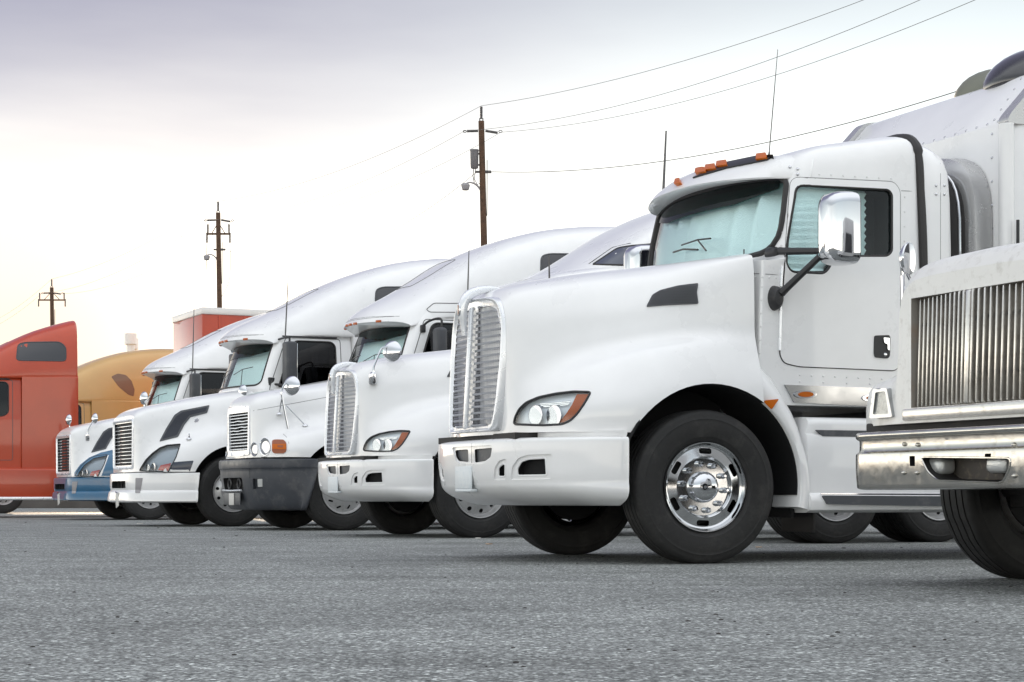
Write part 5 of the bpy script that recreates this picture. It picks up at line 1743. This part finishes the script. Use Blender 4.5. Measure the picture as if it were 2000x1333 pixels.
# ================================================================ big riveted sleeper box on truck A
def sleeper_box(T):
    x0, x1, hw = -2.42, -4.6, 1.24
    zr = 3.10          # top of the front wall
    zt = 3.545         # roof
    prof = [(.95, x0), (zr, x0)]
    secs = []
    def ring(x, zt_, ins=0):
        r = .14
        return [(x, 0, zt_), (x, .6, zt_), (x, hw - r - ins, zt_), (x, hw - r * .3 - ins, zt_ - r * .3), (x, hw - ins, zt_ - r), (x, hw - ins, 2.0), (x, hw - ins, .95)]
    body = loft('sleeper_box', [ring(x0, zr, .05), ring(x0 - .012, zr + .01, .015), ring(x0 - .03, zr + .035), ring(x0 - .36, zr + .40), ring(x0 - .40, zr + .425), ring(x0 - .5, zt), ring(x1, zt)], ['white', 'dark'], T.root, 1, 1, 35)
    bv = bvh_of(body)
    # rounded corner caps and rivets
    for s in (1, -1):
        bm = bmesh.new()
        P = [(x0 + .004, s * (hw - .03), z) for z in (1.0, 2.0, zr - .02)]
        tube(bm, P, .055, 12)
        obj('corner_post', bm, 'white', body)
    for s in (1, -1):
        bm = bmesh.new()
        vs = box(bm, (0, 0, 0), (.9, .05, .42), .02)
        pts = [(x0 + .02, zr + .02), (x0 - .01, zr + .06), (x0 - .37, zr + .44), (x0 - .6, zt + .025), (x0 - 1.2, zt + .025), (x0 - 1.2, zr - .02), (x0 + .02, zr - .02)]
        bm.free(); bm = bmesh.new()
        prism(bm, rnd(pts, .05, 3), 'y', s * (hw - .10), s * (hw + .012))
        obj('corner_cap', bm, 'grey_panel', body)
    rv = one('rivet', lambda b: bmesh.ops.create_icosphere(b, subdivisions=1, radius=.011), 'chrome')
    for (a, b, n) in (((1700, 312), (1929, 244), 12), ((1938, 262), (1938, 540), 7), ((1943, 235), (1995, 155), 5), ((1950, 238), (1996, 233), 3)):
        for k in range(n):
            q = (a[0] + (b[0] - a[0]) * k / (n - 1), a[1] + (b[1] - a[1]) * k / (n - 1))
            p, nn = T.pt(q, bv)
            if p is not None: link('rivet', rv, body, p)
    # bellows between cab and box: grey hood with arched rubber
    bm = bmesh.new()
    def arch(x, w_, zt_, n=20):
        P = []
        for k in range(n + 1):
            t = math.pi * k / n
            c, s_ = math.cos(t), math.sin(t)
            P.append((x, w_ * (abs(c) ** .45) * (1 if c >= 0 else -1), 2.1 + (zt_ - 2.1) * (s_ ** .45 if s_ > 0 else 0)))
        return [(x, w_, 1.0)] + P + [(x, -w_, 1.0)]
    def shell(name, xs, m, par):
        bm = bmesh.new()
        R_ = [[bm.verts.new(p) for p in arch(*a)] for a in xs]
        for a, b in zip(R_, R_[1:]):
            for k in range(len(a) - 1): bm.faces.new((a[k], a[k + 1], b[k + 1], b[k]))
        for r_ in (R_[0][::-1], R_[-1]): bm.faces.new(r_)
        bmesh.ops.contextual_create(bm, geom=[e for e in bm.edges if e.is_boundary])
        return obj(name, bm, m, par, 30)
    shell('sleeper_collar', [(x0 + .01, 1.06, 2.95), (x0 + .14, 1.05, 2.94), (x0 + .17, 1.0, 2.88)], 'grey_panel', body)
    shell('rubber_bellows', [(x0 + .16, .97, 2.84), (x0 + .20, .93, 2.80), (x0 + .24, .97, 2.84), (x0 + .28, .93, 2.80), (x0 + .36, .93, 2.80)], 'rubber', body)
    bm = bmesh.new()
    tube(bm, arch(x0 + .235, .985, 2.855), .010, 8)
    obj('bellows_clamp', bm, 'chrome', body)
    # roof domes
    def dome(name, c, s_, m, flip=1):
        bm = bmesh.new()
        bmesh.ops.create_uvsphere(bm, u_segments=28, v_segments=16, radius=1)
        for v in bm.verts:
            z = max(v.co.z, -.05)
            k = 1 - .25 * max(0, -v.co.x * flip)
            v.co = Vector((c[0] + v.co.x * s_[0], c[1] + v.co.y * s_[1], c[2] + z * s_[2] * k))
        return obj(name, bm, m, body, 60)
    d0 = T.on(1848, 150, x=-3.2); d1 = T.on(1940, 140, x=-3.1)
    dome('roof_dome', (-3.30, .02, 3.52), (.42, .30, .27), 'olive')
    dome('roof_dome', (-3.25, .62, 3.50), (.50, .46, .32), 'smoke')
    bm = bmesh.new()
    P = []
    for k in range(13):
        t = math.pi * k / 12
        P.append((-3.22, .62 + .465 * math.cos(t), 3.50 + .325 * math.sin(t)))
    tube(bm, P, .012, 6)
    obj('dome_band', bm, 'black', body)
    # vertical grab post at the corner
    bm = bmesh.new()
    p0, p1 = T.on(1988, 560, y=1.30), T.on(1988, 430, y=1.30)
    tube(bm, [p0, p1], .012, 8)
    obj('grab_handle', bm, 'black', body)
    bm = bmesh.new(); box(bm, (-3.4, hw + .008, 1.9), (1.0, .012, 1.7), .01); obj('box_door', bm, 'grey_panel', body)
sleeper_box(A)
# aerials of the near truck
p = A.on(1290, 497, y=-.98); q = A.on(1301, 256, y=-.98)
whip(A, p, q, .012)
p = A.on(1502, 303, y=.2); q = A.on(1519, 97, y=.2)
whip(A, p, q, .004)
p = D.on(557, 662, y=1.16); q = D.on(563, 538, y=1.16)
whip(D, p, q, .010)
p = C.on(913, 588, y=1.1); q = C.on(916, 489, y=1.1)
whip(C, p, q, .010)
p = E.on(376, 726, y=1.1); q = E.on(379, 600, y=1.1)
whip(E, p, q, .010)

# ================================================================ orange rig passing behind
O = Truck('semi_truck', 'orange semi truck with tall sleeper passing behind the row at the left edge', 'truck', -11.9, 38.46, 16, 'coloured trucks behind the row')
SW = {'white': 'orange', 'satin': 'orange'}
for c in E_PARTS:
    if c.name.split('.')[0] in ('bumper_tag', 'cab', 'windshield', 'side_window', 'seat', 'wiper', 'sleeper', 'roof_fairing', 'mirror', 'chassis_frame', 'wheel', 'inner_tyre', 'side_skirt'): continue
    tree_copy(c, O.root, SW)
aero_cab(O, 0, 0, xr=-2.95, body='orange', win_x=(-1.75, -2.72), win_z=(3.15, 3.52))
simple_skirt(O, -.75, -4.6, 'orange')
chassis(O, -6.3, (-4.4, -5.7))
for s in (1, -1):
    bm = bmesh.new(); tube(bm, [(-.76, s * 1.19, .385), (-4.55, s * 1.19, .385)], .035, 10); obj('skirt_trim', bm, 'satin', O.root)
TR = Truck('box_trailer', 'orange box trailer with a white top rail behind the white trucks', 'trailer', -7.57, 44.16, 25, None)
def trailer(T):
    bm = bmesh.new(); box(bm, (-6.7, 0, 2.94), (13.4, 2.55, 3.3), .03)
    b = obj('trailer_body', bm, 'orange', T.root)
    bm = bmesh.new(); box(bm, (-6.7, 0, 4.64), (13.44, 2.6, .16), .02); obj('top_rail', bm, 'trailer_white', T.root)
    bm = bmesh.new(); box(bm, (-6.7, 0, 1.2), (13.44, 2.6, .14), .02); obj('bottom_rail', bm, 'trailer_white', T.root)
    post = one('side_post', lambda b_: box(b_, (0, 0, 0), (.05, .03, 3.2), .006), 'orange')
    for k in range(22):
        for s in (1, -1): link('side_post', post, T.root, (-.4 - k * .6, s * 1.285, 2.94))
    bm = bmesh.new(); box(bm, (-8.5, 0, .98), (9, 1.0, .3), .02); obj('trailer_frame', bm, 'chassis', T.root)
    for x in (-11.2, -12.4):
        for s in (1, -1): wheel(T, x, s * 1.07, 'holes', far=s < 0, nuts=False)
    bm = bmesh.new()
    for s in (1, -1): box(bm, (-2.6, s * .7, .5), (.12, .12, 1.0), .01); box(bm, (-2.6, s * .7, .03), (.3, .3, .06), .01)
    obj('landing_gear', bm, 'chassis', T.root)
trailer(TR)
mat('smoke_tan', (.20, .12, .07), .3, coat=.4)
# ================================================================ gold truck standing behind
Hh = Truck('semi_truck', 'tan gold semi truck with rounded sleeper standing behind the blue bumper truck', 'truck', -13.0, 47.6, 25.7, 'coloured trucks behind the row')
for c in H_PARTS:
    if c.name.split('.')[0] in ('hood_mirror', 'licence_plate'): continue
    tree_copy(c, Hh.root, {'white': 'gold'})
for o_ in list(Hh.root.children):
    if o_.name.startswith('roof_fairing'):
        for ch in list(o_.children):
            if ch.name.startswith('sleeper_window'):
                for g_ in list(ch.children): bpy.data.objects.remove(g_)
                bpy.data.objects.remove(ch)
        hw_ = rnd([(217, 736), (230, 730), (246, 733), (257, 744), (263, 762), (261, 775), (250, 771), (232, 756)], 3)
        hp = patch(Hh, 'sleeper_window', hw_, C.bv_roof, 'smoke_tan', .006, .01, parent=o_, step=4)
for dx_, h_ in ((-.25, 4.62), (-.05, 4.70)):
    bm = bmesh.new()
    lathe(bm, [(.10, 1.6), (.10, h_ - .3), (.16, h_ - .28), (.16, h_), (.13, h_), (.13, h_ - .1), (.001, h_ - .1)], 20, 'z', off=(-3.6 + dx_, -.6 + dx_ * 3, 0))
    obj('exhaust_stack', bm, 'trailer_white', Hh.root)

# ================================================================ utility poles and wires
mat('can_grey', (.16, .155, .16), .5)
def at(px, py, Z): return Vector(((px - CXP) / FPX * Z, Z, CH + (Y0 - py) / FPX * Z))
def pole(Z, px_top, px_low, py_low, py_top, r0, r1, label, kit):
    root = bpy.data.objects.new('utility_pole', None); COL.objects.link(root)
    t = at(px_top, py_top, Z); l = at(px_low, py_low, Z)
    d = (t - l); base = l - d * (l.z / d.z)
    root.location = base
    root['label'] = label; root['category'] = 'utility pole'; root['group'] = 'utility poles along the lot'
    tip = t - base
    bm = bmesh.new()
    n = 10
    tube(bm, [tip * (k / n) for k in range(n + 1)], [r0 + (r1 - r0) * k / n for k in range(n + 1)], 16)
    obj('pole_shaft', bm, 'wood', root)
    ax = tip.normalized()
    u = lambda h: tip * (h / tip.z)
    h = tip.z
    rt = Vector((1, 0, 0))
    def insul(a, b, r=.055):
        a, b = Vector(a), Vector(b)
        bm = bmesh.new()
        m = 9
        P = [a.lerp(b, k / (m * 2)) for k in range(m * 2 + 1)]
        tube(bm, P, [r * (1.0 if k % 2 else .72) for k in range(m * 2 + 1)], 10)
        obj('insulator', bm, 'iron', root)
    att = {}
    # top pin and two side dead-end insulators
    insul(u(h) + Vector((0, 0, .08)), u(h) + Vector((0, 0, .52)))
    bm = bmesh.new(); tube(bm, [u(h - .1) + rt * .05, u(h) + rt * .06 + Vector((0, 0, .1))], .02, 6); tube(bm, [u(h - .1) - rt * .05, u(h) - rt * .06 + Vector((0, 0, .1))], .02, 6); obj('pin_bracket', bm, 'iron', root)
    sc = Z / 68
    insul(u(h - .35) - rt * .12, u(h - .36) - rt * .52)
    insul(u(h - .35) + rt * .14, u(h - .42) + rt * .58)
    bm = bmesh.new()
    for s, e in ((-1, .60), (1, .68)):
        c = u(h - .37) + rt * s * e
        tube(bm, [c + Vector((.06 * math.cos(t_), 0, .04 * math.sin(t_))) for t_ in [2 * math.pi * k / 12 for k in range(12)]], .014, 6, True)
    obj('dead_end_clamp', bm, 'iron', root)
    W_ = root.location
    att['top'] = W_ + u(h) + Vector((0, 0, .55)); att['l'] = W_ + u(h - .36) - rt * .62; att['r'] = W_ + u(h - .40) + rt * .7
    if 'lamp' in kit:
        z = kit['lamp']; e = kit['reach']
        bm = bmesh.new()
        P = catmull([u(z - .15), u(z) - rt * e * .35 + Vector((0, 0, .12)), u(z) - rt * e * .7 + Vector((0, 0, .22)), u(z) - rt * e + Vector((0, 0, .18))], 5)
        tube(bm, P, [.04 - .015 * k / (len(P) - 1) for k in range(len(P))], 10)
        la = obj('street_light_arm', bm, 'lamp_grey', root)
        bm = bmesh.new()
        lathe(bm, [(.001, .06), (.07, .055), (.14, .012), (.16, -.02), (.16, -.03), (.13, -.17), (.09, -.20), (.001, -.21)], 20, 'z', off=u(z) - rt * e + Vector((0, 0, .14)))
        obj('street_light_head', bm, 'lamp_grey', la)
    if 'can' in kit:
        z = kit['can']
        bm = bmesh.new()
        c = u(z) - rt * .28
        lathe(bm, [(.001, .36), (.15, .35), (.16, .33), (.16, .29), (.15, .28), (.14, -.30), (.12, -.33), (.001, -.33)], 24, 'z', off=c)
        tf = obj('transformer', bm, 'can_grey', root)
        bm = bmesh.new()
        tube(bm, [c + Vector((-.02, 0, -.33)), c + Vector((-.05, 0, -.6)), c + Vector((.0, 0, -.85)), c + Vector((.18, 0, -1.0))], .016, 6)
        tube(bm, [c + Vector((.05, 0, -.33)), c + Vector((.0, 0, -.7)), c + Vector((.1, 0, -.9)), c + Vector((.24, 0, -.85))], .014, 6)
        obj('transformer_lead', bm, 'wire', tf)
        bm = bmesh.new()
        for dz in (.2, -.2): box(bm, c + Vector((.17, 0, dz)), (.16, .08, .06), .01)
        obj('transformer_bracket', bm, 'iron', tf)
    if 'arm' in kit:
        z = kit['arm']; e = kit['armlen']
        bm = bmesh.new()
        box(bm, u(z), (e * 2, .10, .09), .01)
        tube(bm, [u(z) - rt * e * .6, u(z + .55)], .02, 6); tube(bm, [u(z) + rt * e * .6, u(z + .55)], .02, 6)
        obj('crossarm', bm, 'wood', root)
        for s in (-1, 1):
            insul(u(z) + rt * s * e * .92 + Vector((0, 0, .06)), u(z) + rt * s * e * .92 + Vector((0, 0, .46)), .05)
            insul(u(z) + rt * s * e * 1.0 + Vector((0, 0, -.42)), u(z) + rt * s * e * 1.0 + Vector((0, 0, .06)), .05)
            if kit.get('drop'):
                bm = bmesh.new()
                P = [u(z) + rt * s * e + Vector((0, 0, -.42)), u(z) + rt * s * (e + .02) + Vector((0, 0, -1.2)), u(z) + rt * s * (e * .95) + Vector((0, 0, -2.2)), u(z - 3.0) + rt * s * .12]
                if s < 0: P = P[:2] + [u(z) + rt * s * e + Vector((0, 0, -1.9))]
                tube(bm, catmull(P, 4), .014, 6)
                obj('drop_lead', bm, 'wire', root)
    if 'service' in kit:
        z = kit['service']
        bm = bmesh.new(); box(bm, u(z) + rt * .2, (.25, .1, .1), .02); box(bm, u(z) - rt * .15, (.2, .08, .08), .02); obj('service_bracket', bm, 'iron', root)
        att['svc'] = W_ + u(z) + rt * .34
        att['svl'] = W_ + u(z) - rt * .2
    bm = bmesh.new(); box(bm, u(h - 2.4) + Vector((r0, -.02, 0)), (.03, .06, 2.0), .005); obj('ground_strip', bm, 'iron', root)
    return att
z1 = 68.0; z2 = 90.7; z3 = 121.0
P1 = pole(z1, 940, 945.5, 483, 237, .155, .105, 'tallest brown wooden utility pole carrying a grey transformer can and street light', dict(lamp=11.45, reach=.62, can=12.5, service=12.05 - .0))
P2 = pole(z2, 426, 429, 610, 416, .16, .11, 'brown wooden utility pole with crossarm and street light above the orange trailer', dict(lamp=11.75, reach=.58, arm=12.95, armlen=.55, drop=True, service=12.2))
P3 = pole(z3, 101, 102, 632, 562, .17, .12, 'small distant brown utility pole above the orange truck at the left', dict(arm=12.9, armlen=.85, service=9.0))
def wire(name, a, b, sag, label, r=.008, n=24):
    a, b = Vector(a), Vector(b)
    bm = bmesh.new()
    mid = (a + b) / 2
    tube(bm, [a.lerp(b, k / n) - mid + Vector((0, 0, -sag * 4 * (k / n) * (1 - k / n))) for k in range(n + 1)], r, 5)
    o = obj(name, bm, 'wire')
    o.location = mid
    o['label'] = label; o['category'] = 'wire'; o['group'] = 'overhead wires'
    return o
P0 = dict(top=Vector((14.2, 43.0, 14.35)), l=Vector((13.4, 43.6, 13.75)), r=Vector((14.8, 42.4, 13.6)), svc=Vector((14.0, 43.2, 11.0)))
wire('overhead_wire', P1['top'], P0['top'], .75, 'topmost wire rising from the transformer pole to the upper right corner')
wire('overhead_wire', P1['l'], P0['l'], .95, 'middle wire rising from the transformer pole toward the upper right corner')
wire('overhead_wire', P1['r'], P0['r'], 1.0, 'lowest of three wires running from transformer pole to the upper right')
wire('overhead_wire', P1['top'], P2['top'], .55, 'topmost wire between the transformer pole and the crossarm pole', .007)
wire('overhead_wire', P1['l'], P2['l'], .7, 'middle wire between the transformer pole and the crossarm pole', .007)
wire('overhead_wire', P1['r'], P2['r'], .8, 'third wire down between the transformer pole and the crossarm pole', .007)
wire('service_cable', P1['svl'], P2['svc'], 1.6, 'slack cable hanging low between the street lights of two poles', .009)
wire('service_cable', P1['svc'], P0['svc'], .9, 'twisted cable leaving the transformer pole below its lamp to the right', .013)
wire('overhead_wire', P2['top'], P3['top'], .5, 'topmost wire between the crossarm pole and the small distant pole', .007)
wire('overhead_wire', P2['l'], P3['l'], .7, 'middle wire between the crossarm pole and the small distant pole', .007)
wire('overhead_wire', P2['r'], P3['r'], .8, 'third wire between the crossarm pole and the small distant pole', .007)
wire('overhead_wire', P3['top'], Vector((-44, 152, 13.6)), .6, 'topmost wire leaving the small distant pole to the left edge', .007)
wire('overhead_wire', P3['l'], Vector((-45, 152, 13.0)), .7, 'lower wire leaving the small distant pole to the left edge', .007)

# ================================================================ litter on the asphalt
def ground_at(px, py):
    Z = CH * FPX / (py - Y0)
    return Vector(((px - CXP) / FPX * Z, Z, 0))
for (px, py, s, m, lab) in ((955, 1064, .035, 'litter', 'small brown scrap on the asphalt before the second truck'), (934, 1052.5, .03, 'litter_white', 'small white scrap on the asphalt under the second truck'),
                            (1482, 1070, .03, 'litter', 'tiny tan scrap on the asphalt behind the chrome wheel'), (1150, 1066, .02, 'litter', 'tiny tan crumb between the wheels of the nearest truck'),
                            (273, 1024, .05, 'litter_white', 'small white scrap before the blue bumper truck')):
    p = ground_at(px, py)
    bm = bmesh.new()
    vs = box(bm, (0, 0, s * .16), (s * 1.7, s, s * .25), s * .06)
    for v in bm.verts: v.co += Vector((random.uniform(-.1, .1), random.uniform(-.1, .1), random.uniform(0, .1))) * s
    o = obj('paper_scrap', bm, m)
    o.location = p; o.rotation_euler = (0, 0, random.uniform(0, 3))
    o['label'] = lab; o['category'] = 'litter'; o['group'] = 'litter on the asphalt'

# worn paint left on the lot
def paint_mat():
    m = bpy.data.materials.new('worn_paint'); m.use_nodes = True
    t = m.node_tree; b = t.nodes['Principled BSDF']; o_ = t.nodes['Material Output']
    b.inputs['Base Color'].default_value = (.42, .43, .43, 1); b.inputs['Roughness'].default_value = .8
    tc = t.nodes.new('ShaderNodeTexCoord')
    n = t.nodes.new('ShaderNodeTexNoise'); n.inputs['Scale'].default_value = 45; n.inputs['Detail'].default_value = 6
    t.links.new(tc.outputs['Object'], n.inputs['Vector'])
    r_ = t.nodes.new('ShaderNodeMapRange')
    for i, v in enumerate((.46, .62, 0, .55)): r_.inputs[i + 1].default_value = v
    t.links.new(n.outputs[0], r_.inputs[0])
    tr = t.nodes.new('ShaderNodeBsdfTransparent'); mx = t.nodes.new('ShaderNodeMixShader')
    t.links.new(r_.outputs[0], mx.inputs[0]); t.links.new(tr.outputs[0], mx.inputs[1]); t.links.new(b.outputs[0], mx.inputs[2]); t.links.new(mx.outputs[0], o_.inputs[0])
    MATS['worn_paint'] = m
paint_mat()
for (x0, x1, y0, y1, lab) in ((1112, 1342, 1131, 1137, 'long faded paint streak on asphalt before the nearest truck'), (1372, 1446, 1147, 1157, 'short faded paint patch below the chrome wheel'),
                              (1462, 1552, 1147, 1159, 'slanting faded paint patch right of the chrome wheel'), (1594, 1830, 1195, 1204, 'faded paint streak on asphalt before the right edge truck')):
    pts = []
    n = 12
    for k in range(n + 1): pts.append((x0 + (x1 - x0) * k / n, y0 + random.uniform(0, .35) * (y1 - y0)))
    for k in range(n, -1, -1): pts.append((x0 + (x1 - x0) * k / n, y1 - random.uniform(0, .45) * (y1 - y0)))
    P = [ground_at(*q) for q in pts]
    c = sum(P, Vector((0, 0, 0))) / len(P)
    bm = bmesh.new()
    bm.faces.new([bm.verts.new(p - c) for p in P])
    bmesh.ops.triangulate(bm, faces=bm.faces[:])
    o = obj('paint_mark', bm, 'worn_paint', fix=False)
    for p_ in o.data.polygons:
        if p_.normal.z < 0: p_.flip()
    o.location = c + Vector((0, 0, .004))
    o['label'] = lab; o['category'] = 'paint mark'; o['group'] = 'worn paint marks on the lot'
# loose grit
bm = bmesh.new()
for k in range(170):
    py = 1012 + 300 * random.random() ** 1.6
    p = ground_at(random.uniform(-20, 2020), py)
    r_ = random.uniform(.002, .007) * (1.7 if py < 1080 else 1)
    res = bmesh.ops.create_icosphere(bm, subdivisions=1, radius=r_)
    sx_, sy_ = random.uniform(.8, 2.2), random.uniform(.7, 1.3)
    for v in res['verts']: v.co = Vector((v.co.x * sx_, v.co.y * sy_, max(v.co.z * .6, -r_ * .2))) + p + Vector((0, 0, r_ * .2))
o = obj('loose_grit', bm, 'grit') if False else None
mat('grit', (.035, .03, .027), .9)
o = obj('loose_grit', bm, 'grit')
o['kind'] = 'stuff'; o['label'] = 'dark grit and leaf bits scattered over the asphalt'; o['category'] = 'grit'
# added low dark slab in place of the shade under the orange rig
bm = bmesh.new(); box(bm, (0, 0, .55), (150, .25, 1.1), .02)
mat('stand_in_dark', (.10, .095, .09), .8, noise=.3, nscale=1.5)
o = obj('shade_stand_in', bm, 'stand_in_dark'); o.location = (-10, 66, 0); o.rotation_euler = (0, 0, R(8))
o['label'] = 'added low dark slab standing in for shade under the orange rig'; o['category'] = 'shade stand-in'
